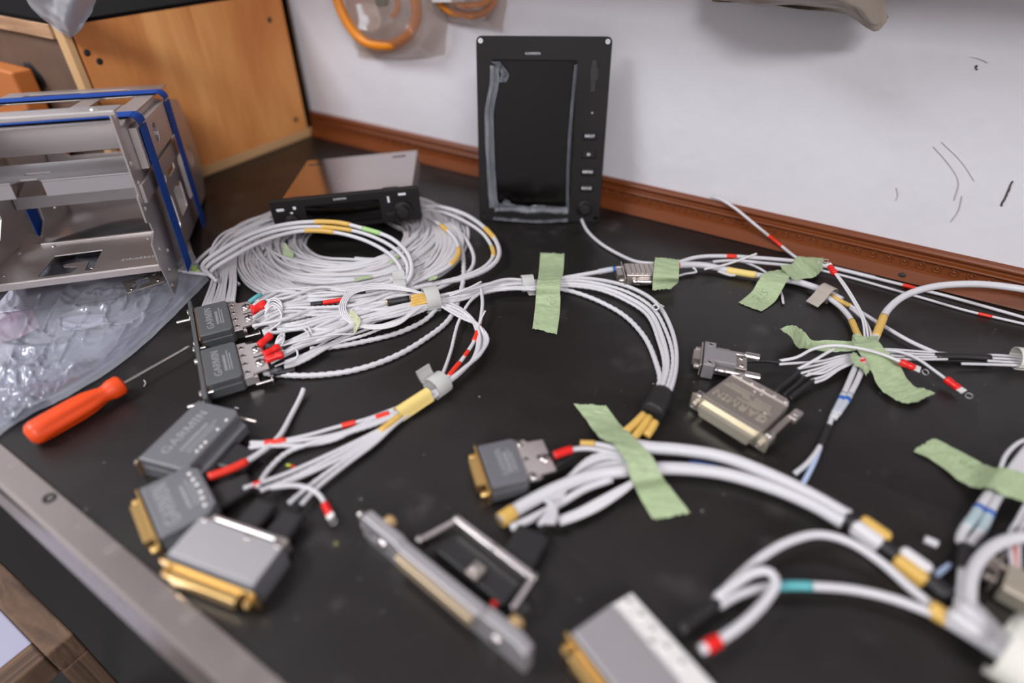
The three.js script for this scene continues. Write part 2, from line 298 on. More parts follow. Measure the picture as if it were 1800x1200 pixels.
// ---------------------------------------------------------------- plywood crate in the corner
{
  const X1 = -.735, Z0 = -.332, Z1 = WZ + .004, Hh = .19, wd = .55, D = Z0 - Z1;
  const t = thing('plywood_crate', 'orange plywood crate standing in the corner behind the metal rack', 'crate', V(X1 - wd / 2, T, (Z0 + Z1) / 2));
  const g = rb(.014, Hh - .012, D - .012, wd / 2 - .007, Hh / 2 + .006, -.0035, .001); const p = g.attributes.position, uv = g.attributes.uv;
  for (let i = 0; i < uv.count; i++) uv.setXY(i, p.getZ(i) / .3, p.getY(i) / .3);
  part('side_panel', g, M.ply, t, 'orange varnished plywood side');
  part('corner_batten', rb(.0165, Hh, .0075, wd / 2 - .0085, Hh / 2, D / 2 - .0035, .0012), M.plyEdge, t);
  part('bottom_batten', rb(.017, .012, D - .02, wd / 2 - .0065, .006, -.01, .001), M.plyEdge, t, 'pale edge strip along the bottom');
  const gf = rb(wd - .02, Hh - .014, .014, -.01, Hh / 2 - .007, D / 2 - .009, .001); const pf = gf.attributes.position, uf = gf.attributes.uv;
  for (let i = 0; i < uf.count; i++) uf.setXY(i, pf.getX(i) / .4, pf.getY(i) / .4);
  part('front_panel', gf, M.greyWood, t, 'grey weathered front board');
  part('top_batten', rb(wd - .02, .014, .02, -.01, Hh - .007, D / 2 - .008, .001), M.paleWood, t);
  part('lid', rb(wd, .004, D, 0, Hh + .002, 0, .0005), M.lid, t, 'black top sheet');
  part('back_panel', bx(wd, Hh, .012, 0, Hh / 2, -D / 2 + .006), M.greyWood, t);
  const sc = (px, py) => { const d = ray(px, py), k = X1 / d.x, z = d.z * k, y = T + CAMH + d.y * k; const s = part('screw', lathe([[0, .0012], [.0022, .0012], [.0034, .0004], [.0036, -.001]], 14, 'x').translate(X1 - t.position.x, y - T, z - t.position.z), M.black, t); };
  sc(175, 108); sc(153, 93); sc(474, 35); sc(520, 210); 
  // dark knots in the front board
  for (const [px, py, r] of [[60, 130, .011], [48, 120, .006], [72, 140, .008]]) { const d = ray(px, py), k = (Z0 - .002) / d.z; part('knot', new THREE.SphereGeometry(r, 14, 8).scale(1, 1.2, .12).translate(d.x * k - t.position.x, CAMH + d.y * k, D / 2 - .002), M.black, t, 'dark hole in the board'); }
}
{ // wooden block left of the crate
  const c = P(12, 185, .06);
  const g = rb(.09, .141, .022, 0, .0705, 0, .003);
  const o = solo('wood_block', g, M.orangeWood, 'orange wooden block at the left edge, in front of the grey crate board', 'block');
  o.position.set(-.870, T, -.316);
}
{ // grey plastic bag hanging over the crate top
  const rows = []; const nR = 9;
  const tip = [124, 66];
  const L0 = [[18, -70], [38, -20], [52, 6], [75, 33], [100, 52], tip], L1 = [[215, -70], [186, -22], [168, 4], [156, 28], [140, 52], tip];
  for (let k = 0; k < nR; k++) {
    const u = k / (nR - 1);
    rows.push(L0.map((a, i) => { const b = L1[i], px = a[0] + (b[0] - a[0]) * u, py = a[1] + (b[1] - a[1]) * u; const d = ray(px, py); const bul = .022 * Math.sin(u * 3.14) * (1 - i / 5) + .006 * Math.sin(u * 9 + i) * (1 - i / 5); const z = -.328 + bul + .012 * (1 - i / 5); const q = z / d.z; return V(d.x * q, T + CAMH + d.y * q, z); }));
  }
  solo('plastic_bag', sheet(rows, 26, 26, .0006, (p, a, b) => { p.z += .003 * (n1(a * 9, b * 12) - .5); }), M.greyBag, 'grey plastic bag hanging in a point over the top of the wooden crate', 'bag');
}
// ---------------------------------------------------------------- wooden frame below the bench front
{
  const a = P(130, 1112, -.2), t = thing('wooden_stool', 'wooden framed stool with a pale seat panel below the bench edge', 'stool', V(a.x, 0, a.z), 0);
  const hS = a.y, e1 = P(0, 1172, -.2).sub(a).setY(0).normalize(), e2 = P(0, 985, -.2).sub(a).setY(0).normalize();
  t.rotation.y = Math.atan2(-e2.z, e2.x);                    // local x along the shaded rail
  const S = .34, w = .023;
  part('rail', rb(S, .03, w, S / 2, hS - .015, -w / 2, .003), M.duskWood, t);
  part('rail', rb(w, .03, S - w, w / 2, hS - .015, -w - (S - w) / 2, .003), M.duskWood, t);
  part('rail', rb(S - w, .03, w, w + (S - w) / 2, hS - .015, w / 2 - S, .003), M.duskWood, t);
  part('rail', rb(w, .03, S - 2 * w, S - w / 2, hS - .015, -S / 2, .003), M.duskWood, t);
  part('seat_panel', rb(S - 2 * w, .012, S - 2 * w, S / 2, hS - .008, -S / 2, .002), std(0xa09eb2, .7), t, 'pale lilac panel');
  for (const x of [w / 2, S - w / 2]) for (const z of [w / 2, S - w / 2]) part('leg', rb(w, hS - .03, w, x, (hS - .03) / 2, -z, .003), M.duskWood, t);
}
// ---------------------------------------------------------------- lettering
const font = await new FontLoader().loadAsync('fonts/droid/droid_sans_regular.typeface.json');
const fontB = await new FontLoader().loadAsync('fonts/droid/droid_sans_bold.typeface.json');
function text(s, size, depth, wide = 1, f = font, track = 0) { // flat lettering, centred, facing +z
  const parts = []; let x = 0;
  for (const ch of s) { if (ch === ' ') { x += size * .4; continue; } const g = new TextGeometry(ch, { font: f, size, depth, curveSegments: 3, bevelEnabled: false }); g.computeBoundingBox(); const b = g.boundingBox; g.translate(x - b.min.x, 0, 0); x += (b.max.x - b.min.x) + size * (.16 + track); parts.push(g); }
  const g = merge(parts); g.scale(wide, 1, 1); g.computeBoundingBox(); const b = g.boundingBox; return g.translate(-(b.min.x + b.max.x) / 2, -(b.min.y + b.max.y) / 2, 0);
}
// ---------------------------------------------------------------- display leaning at the wall
{
  const bl = P(843, 388), br = P(1053, 391), dir = br.clone().sub(bl), W = dir.length(), turn = Math.atan2(-dir.z, dir.x), Hh = .187, th = .007;
  const t = thing('panel_display', 'black portrait panel display leaning upright against the white wall', 'display', bl.clone().lerp(br, .5), turn);
  const lean = new THREE.Matrix4().makeRotationX(-R(10));
  const pt = (n, g, m, p = t, l) => { g = Array.isArray(g) ? merge(g) : g; g.applyMatrix4(lean); return part(n, g, m, p, l); };
  const sx0 = -W / 2 + .016, sx1 = W / 2 - .034, sy0 = .014, sy1 = Hh - .022;
  const out = rrect(-W / 2, 0, W / 2, Hh, .006);
  const bez = pt('bezel', ex(out, [hole(-W / 2 + .0045, Hh - .0045, .0022), hole(W / 2 - .0045, Hh - .0045, .0022), hole(-W / 2 + .0045, .0045, .0022), hole(W / 2 - .0045, .0045, .0022), rrect(sx0, sy0, sx1, sy1, .002)], th, 'xy', .0008).translate(0, 0, -th), M.bezel);
  pt('screen', bx(sx1 - sx0 + .002, sy1 - sy0 + .002, .003, (sx0 + sx1) / 2, (sy0 + sy1) / 2, -.004), M.screen);
  pt('rear_chassis', rb(W * .6, Hh * .8, .03, -.012, Hh * .52, -th - .0145, .003), M.blackMatt);
  for (const sx of [-1, 1]) pt('mounting_hole', lathe([[.0011, 0], [.0019, .0004], [.0024, .0001]], 16, 'z').translate(sx * (W / 2 - .0045), Hh - .0045, .0002), M.printWhite, bez, 'pale screw hole rim');
  pt('lettering', text('GARMIN', .0021, .0003, 1.4).translate((sx0 + sx1) / 2 - .002, Hh - .0155, 0), M.printWhite);
  const kx = W / 2 - .0165;
  const labels = ['NRST', 'D', 'MENU', 'BACK'];
  [[234], [266], [297], [327]].forEach(([py], i) => {
    const yy = Hh * (1 - (py - 73) / (391 - 73)) + .001; 
    const b = pt('button', rb(.015, .0088, .0024, kx, yy, .0001, .0012, 3), M.bezel);
    pt('button_label', text(labels[i], .0026, .0002, i === 1 ? 1.6 : 1.15, fontB).translate(kx, yy, .0013), M.printWhite, b);
  });
  const kn = pt('knob', lathe([[0, .011], [.005, .011], [.0056, .0104], [.0058, .005], [.0082, .0046], [.0088, .004], [.009, 0]], 28, 'z').translate(kx - .001, .017, 0), M.blackMatt);
  pt('card_slot', [rb(.0055, .030, .0012, kx, Hh - .036, .0004, .0005)], M.black);
  pt('card_slot', [rb(.0085, .012, .001, kx + .0005, Hh - .034, .0004, .0005)], M.black);
  pt('light_sensor', lathe([[0, .0005], [.0009, .0004], [.0011, 0]], 12, 'z').translate(kx + .001, Hh - .071, 0), M.castText);
  // protective film, loose and wrinkled round the glass
  const fx = (a, b, z) => V(sx0 + (sx1 - sx0) * a, sy0 + (sy1 - sy0) * b, z).applyMatrix4(lean);
  const strip = (pts, wd, al, seed) => { const f = noise2(seed); const rows = [-1, -.33, .33, 1].map((k, ki) => pts.map((q, i) => fx(q[0] + (al ? 0 : k * wd), q[1] + (al ? k * wd : 0), .0015 + (ki % 2 ? .004 : .0008) + .002 * f(i * 1.7, ki * 2)))); return sheet(rows, 30, 12, .00025, (p, a, b) => { p.z += .0034 * Math.pow(1 - 2 * Math.abs(f(a * 15 + b * 5, b * 9) - .5), 2) - .001; }); };
  const film = t;
  part('protective_film', [
    strip([[.03, .97], [.025, .86], [-.035, .70], [-.04, .55], [-.03, .35], [-.01, .15], [.01, .02]], .055, false, 61),
    strip([[.985, .98], [.97, .8], [.955, .6], [.95, .4], [.955, .2], [.97, .03]], .016, false, 62),
    strip([[.02, .012], [.2, .02], [.4, .005], [.6, .012], [.8, .006], [.98, .01]], .03, true, 63),
    strip([[.04, .995], [.10, .96], [.15, .915], [.12, .87]], .05, false, 64),
    strip([[.04, .05], [.10, .03], [.16, .06], [.24, .035]], .022, true, 66),
    strip([[.0, -.06], [.3, -.075], [.6, -.078], [.98, -.07]], .012, true, 65)], M.filmBright, t, 'clear crinkled screen film');
}
// ---------------------------------------------------------------- radio unit lying on the coiled wires
{
  const W = .151, Fh = .0344;
  const t = thing('radio_unit', 'black panel radio with mirror metal top lying on the wire coil', 'radio', V(0, 0, 0));
  t.rotation.set(-.0774, .6409, .0634, 'YXZ'); t.position.set(-.4445, T + .0535, -.397).add(V(0, -Fh, 0).applyEuler(t.rotation));
  const bw = .135, D = .155 - .008;
  part('faceplate', ex(rrect(-W / 2, 0, W / 2, Fh, .003), [], .008, 'xy', .0008).translate(0, 0, -.008), M.bezel, t);
  const gTop = rb(bw, .0012, D, .001, Fh - .0048, -.008 - D / 2, .0004);
  const top = part('top_cover', gTop, M.topSteel, t, 'mirror bright metal cover');
  part('chassis', rb(bw, Fh - .012, D, .001, (Fh - .012) / 2 + .0055, -.008 - D / 2, .001), M.aluDull, t);
  part('screen', rb(W * .5, Fh * .62, .0012, -.003, Fh * .46, .0003, .0005), M.screen, t);
  part('lettering', text('GARMIN', .0019, .0003, 1.35).translate(-.004, Fh * .885, 0), M.printWhite, t);
  for (const [x, z] of [[-bw / 2 + .02, -.018], [bw / 2 - .022, -.02], [bw / 2 - .02, -.135], [-bw / 2 + .014, -.135]]) part('vent_slot', rb(.016, .0006, .005, x, Fh - .0042, z, .0025), M.black, top);
  part('screw', lathe([[0, .0006], [.002, .0005], [.0024, 0]], 12).translate(-.012, Fh - .0042, -.06), M.nickel, top);
  const kn = (x, y, r) => part('knob', lathe([[0, .013], [r * .62, .013], [r * .66, .012], [r * .68, .007], [r * .96, .0066], [r, .006], [r, 0]], 28, 'z').translate(x, y, 0), M.blackMatt, t);
  kn(W / 2 - .0175, Fh * .4, .009); kn(-W / 2 + .02, Fh * .36, .0075);
  const mk = (x, y, w, hh) => part('legend', rb(w, hh, .0004, x, y, .0002, .0008), M.printWhite, t, 'white printed legend');
  mk(-W / 2 + .010, Fh * .72, .0075, .0026); mk(-W / 2 + .0245, Fh * .74, .003, .003); mk(-W / 2 + .0205, Fh * .58, .0024, .0034);
  mk(W / 2 - .031, Fh * .72, .0022, .0065); mk(W / 2 - .0165, Fh * .84, .0078, .0024);
  part('button', rb(.009, .005, .002, W / 2 - .031, Fh * .25, .0006, .001), M.blackMatt, t);
}
// ---------------------------------------------------------------- sheet metal rack with blue tape
{
  const t = thing('metal_rack', 'open sheet aluminium equipment rack bound with two blue tape bands', 'rack', V(-.522, T + .015, -.2558));
  t.rotation.set(-.1002, .8585, -.0148, 'YXZ');
  const Wd = .142, Hh = .137, th = .0014;
  // right side: outline in (depth, height); plane zy: outline x -> -z
  const side = [[-.054, -.002], [-.030, -.002], [-.016, .010], [.015, .006], [.11, .006], [.205, .010], [.225, .026], [.238, .055], [.222, .09], [.205, .118], [.09, .137], [-.040, .137], [-.040, .150], [-.056, .150], [-.056, .088], [-.060, .086], [-.060, .066], [-.052, .063], [-.050, .055], [-.066, .05], [-.066, .035]];
  const holes = [rrect(.060, .030, .098, .058, .005), rrect(.058, .070, .094, .092, .005), rrect(.012, .026, .045, .058, .005), rrect(.014, .070, .046, .092, .005), rrect(.115, .03, .16, .075, .008), rrect(.118, .09, .160, .11, .005), hole(-.012, .122, .006), hole(.03, .119, .009), hole(.185, .06, .012)];
  part('side_panel', ex(side, holes, th, 'zy', .0003).translate(-th, 0, 0), M.alu, t);
  for (const [z, y] of [[-.052, .04], [-.052, .075], [-.048, .145], [-.048, .110], [-.03, .03], [-.02, .105], [-.052, .006], [-.046, .094], [.05, .10], [-.045, .018]]) part('rivet', lathe([[0, .0012], [.0012, .0011], [.0018, .0004], [.002, 0]], 10, 'x').translate(0, y, -z), M.chrome, t);
  // raised stepped channel on the outside of the right panel
  part('side_channel', [ex(rect(-.025, .100, .11, .132), [hole(.0, .118, .006), hole(.035, .116, .0085)], .006, 'zy', .0006).translate(0, 0, 0)], M.alu, t);
  part('side_channel', ex(rect(-.05, .079, .13, .094), [], .003, 'zy', .0005), M.alu, t);
  // left side with big diamond windows
  const lo = [[-.05, .0], [.1, .002], [.2, .010], [.23, .05], [.205, .118], [-.04, .137]];
  const dia = (x, y, a, b) => [[x - a, y + b * .3], [x - a * .1, y + b], [x + a, y + b * .4], [x + a * .9, y - b * .4], [x + a * .1, y - b], [x - a * .9, y - b * .35]];
  part('side_panel', ex(lo, [dia(.098, .031, .024, .018), dia(.155, .038, .018, .014), dia(.07, .072, .03, .018), dia(.02, .06, .024, .022), rrect(.1, .075, .16, .1, .006)], th, 'zy', .0003).translate(-Wd, 0, 0), M.alu, t);
  // floor sheets
  const cut = [[-.102, -.033], [-.102, .014], [-.064, .015], [-.061, -.032], [-.067, -.031], [-.069, -.009], [-.086, -.010], [-.0885, -.0125], [-.0865, -.016], [-.077, -.019], [-.0745, -.024], [-.0775, -.033]];
  part('floor_sheet', ex([[-Wd, -.0385], [-.006, -.0385], [-.006, .052], [-Wd + .002, .052]], [cut], .0012, 'xz', .0003).translate(0, .0205, 0), M.alu, t);
  part('floor_sheet', ex(rect(-Wd, .05, 0, .205), [], .0012, 'xz', .0003).translate(0, .009, 0), M.alu, t);
  part('floor_lip', [rb(.104, .003, .0035, -.07, .0225, -.046, .001), rb(Wd - .01, .006, .0016, -Wd / 2, .018, .038, .0006)], M.alu, t);
  for (const [x, z] of [[-.13, .02], [-.135, -.03], [-.02, -.036], [-.062, .028], [-.028, -.03], [-.11, -.04]]) part('rivet', lathe([[0, .0012], [.0014, .0011], [.002, 0]], 10).translate(x, .0217, z), M.chrome, t);
  part('lettering', text('017-00900', .0035, .0002, 1.2).rotateX(-Math.PI / 2).translate(-.028, .0218, .018), M.printWhite, t);
  // top
  part('top_sheet', ex([[-Wd, -.026], [0, -.026], [0, .17], [-Wd, .17]], [rrect(-Wd + .02, .006, -.03, .028, .003), rrect(-Wd + .016, .05, -.06, .1, .006), rrect(-.045, .05, -.016, .1, .005), rrect(-Wd + .02, .12, -.03, .15, .006)], .0012, 'xz', .0003).translate(0, Hh, 0), M.alu, t);
  part('front_flange', [rb(Wd + .03, .0014, .024, -Wd / 2 - .012, .1505, .0435, .0005), rb(Wd + .03, .0035, .0012, -Wd / 2 - .012, .1492, .0556, .0005)], M.alu, t);
  part('screw', lathe([[0, .0016], [.0028, .0014], [.0036, .0004], [.0036, 0]], 14).translate(-.012, .1508, .046), M.chrome, t);
  // middle shelf bar, bent channel with a notch
  part('cross_bar', ex([[-Wd, -.040], [-.088, -.040], [-.083, -.033], [-.072, -.033], [-.067, -.040], [-.002, -.040], [-.002, .02], [-Wd, .02]], [rect(-.085, -.02, -.068, -.014)], .0014, 'xz', .0003).translate(0, .1005, 0), M.aluDull, t);
  part('cross_bar', [bx(.054, .011, .0012, -.115, .095, .0395), bx(.065, .011, .0012, -.0345, .095, .0395)], M.aluDull, t);
  part('cross_bar', rb(Wd - .004, .012, .003, -Wd / 2, .055, -.075, .0006), M.aluDull, t);
  part('cross_bar', rb(Wd - .004, .03, .0016, -Wd / 2, .115, -.06, .0006), M.alu, t);
  // rear wall
  const bk = (z, y0, y1) => part('back_panel', ex(rect(-Wd + .002, y0, -.002, y1), [rrect(-Wd + .05, y0 + .02, -.016, y0 + .045, .005), rrect(-Wd + .02, y1 - .045, -.04, y1 - .016, .005), hole(-.028, y1 - .03, .007), hole(-Wd + .03, y0 + .03, .009)], .0012, 'xy', .0003).translate(0, 0, z), M.alu, t);
  bk(-.19, .006, .115);
  // black pouch lying in the rack
  const pr = [[[-.128, -.055], [-.08, -.03], [-.03, -.045], [-.008, -.055]], [[-.128, -.07], [-.08, -.075], [-.03, -.075], [-.006, -.075]], [[-.12, -.085], [-.075, -.12], [-.03, -.115], [-.006, -.11]]];
  const bands = [[.006], [-.112]];
  for (const [z] of bands) {
    const bw = .023, o = .0009, b0 = .006;
    part('tape_band', [rb(Wd + .004, .0006, bw, -Wd / 2, Hh + .0028, z, .0002), rb(.0006, Hh - .008, bw, .0072, Hh / 2 - .002, z, .0002), rb(.0006, Hh - .008, bw, -Wd - .002, Hh / 2, z, .0002),
      (() => { const s = []; for (let i = 0; i <= 8; i++) { const a = i / 8 * 1.5708; s.push([.0002 + .007 * Math.sin(a), Hh - .0045 + .0072 * Math.cos(a)]); } const rows = [-.5, .5].map(k => s.map(q => V(q[0], q[1], z + k * bw))); return sheet(rows, 16, 1, .0006); })()], M.blueTape, t, 'blue tape band round the rack');
  }
  t.updateMatrixWorld(true);
  const pouch = sheet(pr.map((r, i) => r.map((q, j) => V(q[0], .013 + (i === 1 ? .009 : 0) * Math.sin(j / 3 * 3.14), q[1]).applyMatrix4(t.matrixWorld))), 20, 12, .003);
  solo('dark_pouch', pouch, std(0x2a2c30, .4), 'flat dark plastic pouch lying inside the metal rack', 'pouch');
}
// ---------------------------------------------------------------- clear bag under the rack, and what is in it
{
  const rows = [
    [[-60, 800, .001], [40, 725, .002], [112, 690, .002], [215, 624, .003], [300, 548, .003], [362, 484, .003]],
    [[-60, 750, .004], [30, 690, .013], [105, 650, .014], [205, 592, .013], [288, 520, .010], [352, 468, .006]],
    [[-60, 690, .007], [20, 630, .016], [95, 600, .013], [190, 555, .012], [270, 500, .011], [345, 455, .006]],
    [[-60, 620, .008], [10, 560, .012], [80, 535, .012], [170, 512, .012], [255, 478, .011], [338, 440, .005]],
    [[-60, 540, .006], [10, 490, .011], [70, 470, .012], [150, 455, .012], [240, 430, .011], [332, 420, .004]]];
  const w = rows.map(r => r.map(q => P(...q)));
  const wob = (p, a, b) => { const e = Math.min(1, Math.min(b, a < .9 ? 1 : (1 - a) * 10) * 7 + .05); const rg = (f, x, y) => 1 - 2 * Math.abs(f(x, y) - .5); p.y += e * (.0045 * (fbm(n1, a * 8 + 3, b * 4, 3) - .45) + .0032 * Math.pow(rg(n2, a * 5 + b * 6, b * 3 - a * 3), 7) + .0026 * Math.pow(rg(n3, a * 11 - b * 6, b * 7 + a * 4), 8) + .002 * Math.pow(rg(n1, a * 18 + b * 14, b * 5 - a * 9), 9) + (a < .35 && b < .5 ? .0022 * Math.pow(rg(n2, a * 26, b * 20), 4) : 0)); };
  const t = thing('clear_bag', 'large crinkled clear plastic bag lying under the metal rack', 'bag', P(150, 600, 0));
  const inv = g => g.translate(-t.position.x, -t.position.y, -t.position.z);
  part('upper_film', inv(sheet(w, 150, 100, .0002, wob)), M.bagFog, t);
  part('lower_film', inv(sheet(rows.map(r => r.map(q => P(q[0], q[1], .0008))), 20, 16, .0002)), M.bag, t);
  // heat sealed margin
  part('sealed_edge', inv(sheet([rows[0].map(q => P(q[0] + 6, q[1] + 9, .0012)), rows[0].map(q => P(q[0] - 3, q[1] - 4, .0032))], 60, 4, .0003, (p, a, b) => { p.y += .0012 * (n1(a * 30, b * 2)); })), M.bag, t);
  const mat = M.film;
  // the second rack tray seen through the film
  const tr = [[0, 510], [300, 474], [322, 500], [250, 540], [0, 585]];
  const tray = (px, h) => px.map(q => P(q[0], q[1], h));
  { const g = sheet([[P(-20, 552, .0055), P(120, 535, .0055), P(272, 512, .0055)], [P(-20, 508, .0085), P(120, 492, .0085), P(275, 474, .0085)]], 20, 6, .0014);
    solo('metal_tray', g, M.alu, 'plain aluminium tray half covered by the clear bag under the rack', 'tray'); }
  { const c = P(252, 500, .0105); const a2 = P(278, 492, .0105).sub(c); const tt = thing('bracket_plate', 'small dark bracket plate with two bright screws on the clear bag under the rack', 'bracket', c.setY(T + .0115), Math.atan2(-a2.z, a2.x));
    part('plate', ex(rrect(-.015, -.011, .017, .012, .001), [rrect(-.005, -.004, .006, .006, .001)], .0016, 'xz', .0003), M.darkNickel, tt);
    for (const [x, z] of [[-.0105, .007], [.012, .006], [.012, -.008]]) part('screw', lathe([[0, .0014], [.0016, .0012], [.002, .0002]], 12).translate(x, .0016, z), M.chrome, tt); }
  solo('paper_slip', sheet([[P(-30, 612, .0035), P(40, 590, .004), P(70, 575, .004)], [P(-30, 560, .004), P(30, 545, .004), P(55, 540, .004)]], 10, 6, .0004), M.pink, 'pale pink slip of paper inside the clear bag', 'paper');
  solo('paper_slip', sheet([[P(110, 580, .0038), P(150, 578, .0042), P(190, 568, .0042)], [P(110, 560, .004), P(150, 553, .0045), P(185, 552, .0045)]], 10, 6, .0004), M.paperWhite, 'white slip of paper inside the clear bag', 'paper');
  // crumpled small bags with hardware
  for (let i = 0; i < 9; i++) { const px = [12, 40, 20, 62, 90, 30, 8, 75, 118][i], py = [700, 690, 665, 672, 672, 712, 640, 650, 655][i]; const c = P(px, py, .004); const f = noise2(300 + i); const s = .009 + .004 * rnd(); const gr = []; for (let a = 0; a <= 14; a++) { const l = []; for (let b = 0; b <= 14; b++) { const u = a / 14 - .5, v = b / 14 - .5; l.push(V(c.x + u * s * 2.4 + .004 * (f(a * .9, b * .9) - .5), T + .004 + .012 * f(a * .55, b * .55) * (1 - 2.6 * Math.max(u * u, v * v)), c.z + v * s * 2 + .004 * (f(b * .8, a * .8) - .5))); } gr.push(l); }
    solo('small_bag', solidGrid(gr, .0003), M.film, 'crumpled small clear packet inside the lower corner of the large bag', 'bag', 'crumpled packets inside the clear bag'); }
  for (let i = 0; i < 12; i++) { const px = 70 + i * 8 + rs(4), py = 690 - i * 5.0 + rs(5); const c = P(px, py, .003); const g = i % 3 ? cy(.0016, .009, 0, 0, 0, 'x', 10).rotateY(rs(1.5)) : lathe([[0, .002], [.002, .0018], [.003, .0002]], 12); g.translate(c.x, c.y, c.z); solo('loose_screw', g, i % 2 ? M.chrome : M.darkIron, 'small loose screw along the lower edge inside the clear bag', 'screw', 'loose screws in the clear bag'); }
}
// ---------------------------------------------------------------- screwdriver
{
  const a = P(48, 768, .009), b = P(216, 674, .009), c = P(327, 604, .0085), L = b.clone().sub(a).length(), L2 = c.clone().sub(b).length();
  const dir = b.clone().sub(a), t = thing('screwdriver', 'orange handled flat screwdriver lying beside the clear bag', 'screwdriver', a.clone().setY(T), Math.atan2(-dir.z, dir.x));
  const prof = [[0, 0], [.0045, .0002], [.0074, .002], [.0085, .005], [.0088, .012], [.0089, .030], [.0084, .038], [.0070, .044], [.0060, .0475], [.0062, .050], [.0074, .053], [.0077, .056], [.0076, .0595], [.006, .0612], [.0, .0615]].map(q => [q[0], q[1] * L / .0615]);
  const g = lathe(prof, 48, 'x'); const p = g.attributes.position;
  for (let i = 0; i < p.count; i++) { const x = p.getX(i) / L, y = p.getY(i), z = p.getZ(i), an = Math.atan2(z, y), k = x > .16 && x < .74 ? Math.sin(Math.min(1, Math.min(x - .16, .74 - x) / .08) * 1.57) : 0; const fl = 1 - k * .16 * Math.pow(Math.abs(Math.cos(an * 3)), 3); p.setY(i, y * fl); p.setZ(i, z * fl); }
  g.computeVertexNormals(); g.translate(0, .009, 0); part('handle', g, M.orange, t, 'orange plastic handle');
  part('shaft', lathe([[0, 0], [.00125, 0], [.00125, L2 * .86], [.0016, L2 * .95], [.0012, L2], [0, L2]], 12, 'x').translate(L - .001, .0088, 0), M.chrome, t, 'thin steel blade');
}
M.tan = std(0xb09c82, .42, .6); M.tanGold = std(0x8f7150, .42, .7); M.brass = std(0xcba97a, .42, .6);
// ---------------------------------------------------------------- connectors: local x runs from the mating face to the cable end
function dsub(w, h, parent, m = M.gold, y = .007, off = 0) { // flanged D-shaped shell in front of x = 0
  const hh = h / 2, a = w * .5 - .009;
  const D = k => [[-a * k, hh * .62 * k], [-a * .9 * k, -hh * .62 * k], [a * .9 * k, -hh * .62 * k], [a * k, hh * .62 * k]];
  const fl = part('connector_flange', ex(rrect(-w / 2, -hh, w / 2, hh, .001), [hole(-w / 2 + .0045, 0, .0016), hole(w / 2 - .0045, 0, .0016)], .0011, 'zy', .0002).translate(-.0022 + off * .3, y, 0), m, parent);
  const outer = D(1), inner = D(.9);
  part('connector_shell', [ex(outer, [inner], .0056, 'zy', .0003).translate(-.0078 + off, y, 0), bx(.0012, h * .5, a * 1.7, -.0035 + off, y, 0)], m, fl);
  part('socket_block', bx(.0042, h * .42, a * 1.66, -.0046 + off, y, 0), M.black, fl);
  for (const s of [-1, 1]) part('jack_screw', [lathe([[0, 0], [.0022, 0], [.0024, .0004], [.0024, .0038], [.0019, .0042], [.0009, .0042], [.0009, .002]], 8, 'x').rotateY(Math.PI).translate(-.0022, y, s * (w / 2 - .0045))], m === M.gold ? M.gold : M.nickel, parent);
}
function panScrew(parent, x, y, z, r = .0026, m = M.chrome) {
  const g = [lathe([[0, r * .55], [r * .6, r * .5], [r * .92, r * .3], [r, 0], [r, -.0004]], 18).translate(x, y, z)];
  const s = part('screw', g, m, parent); part('screw_slot', [bx(r * 1.3, r * .12, r * .24, x, y + r * .53, z), bx(r * .24, r * .12, r * 1.3, x, y + r * .53, z)], M.darkIron, s); return s;
}
function recessScrew(parent, x, y, z, r = .0021) {
  const s = part('screw', [new THREE.TorusGeometry(r, r * .22, 6, 18).rotateX(Math.PI / 2).translate(x, y, z), cy(r * .9, .0006, x, y - .0002, z)], M.nickel, parent);
  part('screw_slot', [bx(r * 1.5, .0004, r * .4, x, y + .0002, z), bx(r * .4, .0004, r * 1.5, x, y + .0002, z)], M.darkIron, s);
}
// die-cast hood: w across, l long, y0..y1 high
function hood(t, o) {
  const { w, l, y0 = .001, y1 = .0155, m = M.cast } = o, b = .0012, tp = o.taper || 0;
  const out = [[0, -w / 2], [l - (o.ch || .002), -w / 2 + tp], [l, -w / 2 + tp + (o.ch || .002)], [l, w / 2 - tp - (o.ch || .002)], [l - (o.ch || .002), w / 2 - tp], [0, w / 2]];
  const body = part('hood', [ex(out, [], (y1 - y0) * .62, 'xz', b).translate(0, y0, 0), ex(out.map(q => [q[0] * .985 + .0003, q[1] * .985]), [], (y1 - y0) * .42, 'xz', .0009).translate(0, y0 + (y1 - y0) * .58, 0)], m, t, 'grey die-cast metal hood');
  if (o.text !== false) {
    const sz = o.tsize || w * .118, tx = text('GARMIN', sz, .0005, (o.tw || w * .66) / (sz * 5.3));
    tx.rotateZ(Math.PI / 2).rotateX(-Math.PI / 2); // reads from +z towards -z, tops of the letters towards the mating face
    tx.translate(o.tx ?? l * .36, y1 - .0003, o.tz || 0); part('lettering', tx, o.tm || M.castText, body, 'raised maker lettering');
    const rowsG = []; const rr = mulberry(77); // the fine cast lines of small print beside it
    [[.60, .42, .0021], [.70, .52, .0012], [.77, .44, .0012]].forEach(([fx, len, hgt], k) => { let z = w * .26; while (z > w * .26 - w * len) { const q = hgt * (.45 + .5 * rr()); rowsG.push(bx(hgt * (k ? .8 : .9), .0003, q, l * fx, y1 - .0001, z - q / 2)); z -= q + hgt * .32; } });
    if (o.small !== false) part('small_print', rowsG, o.tm || M.castText, body);
  }
  return body;
}
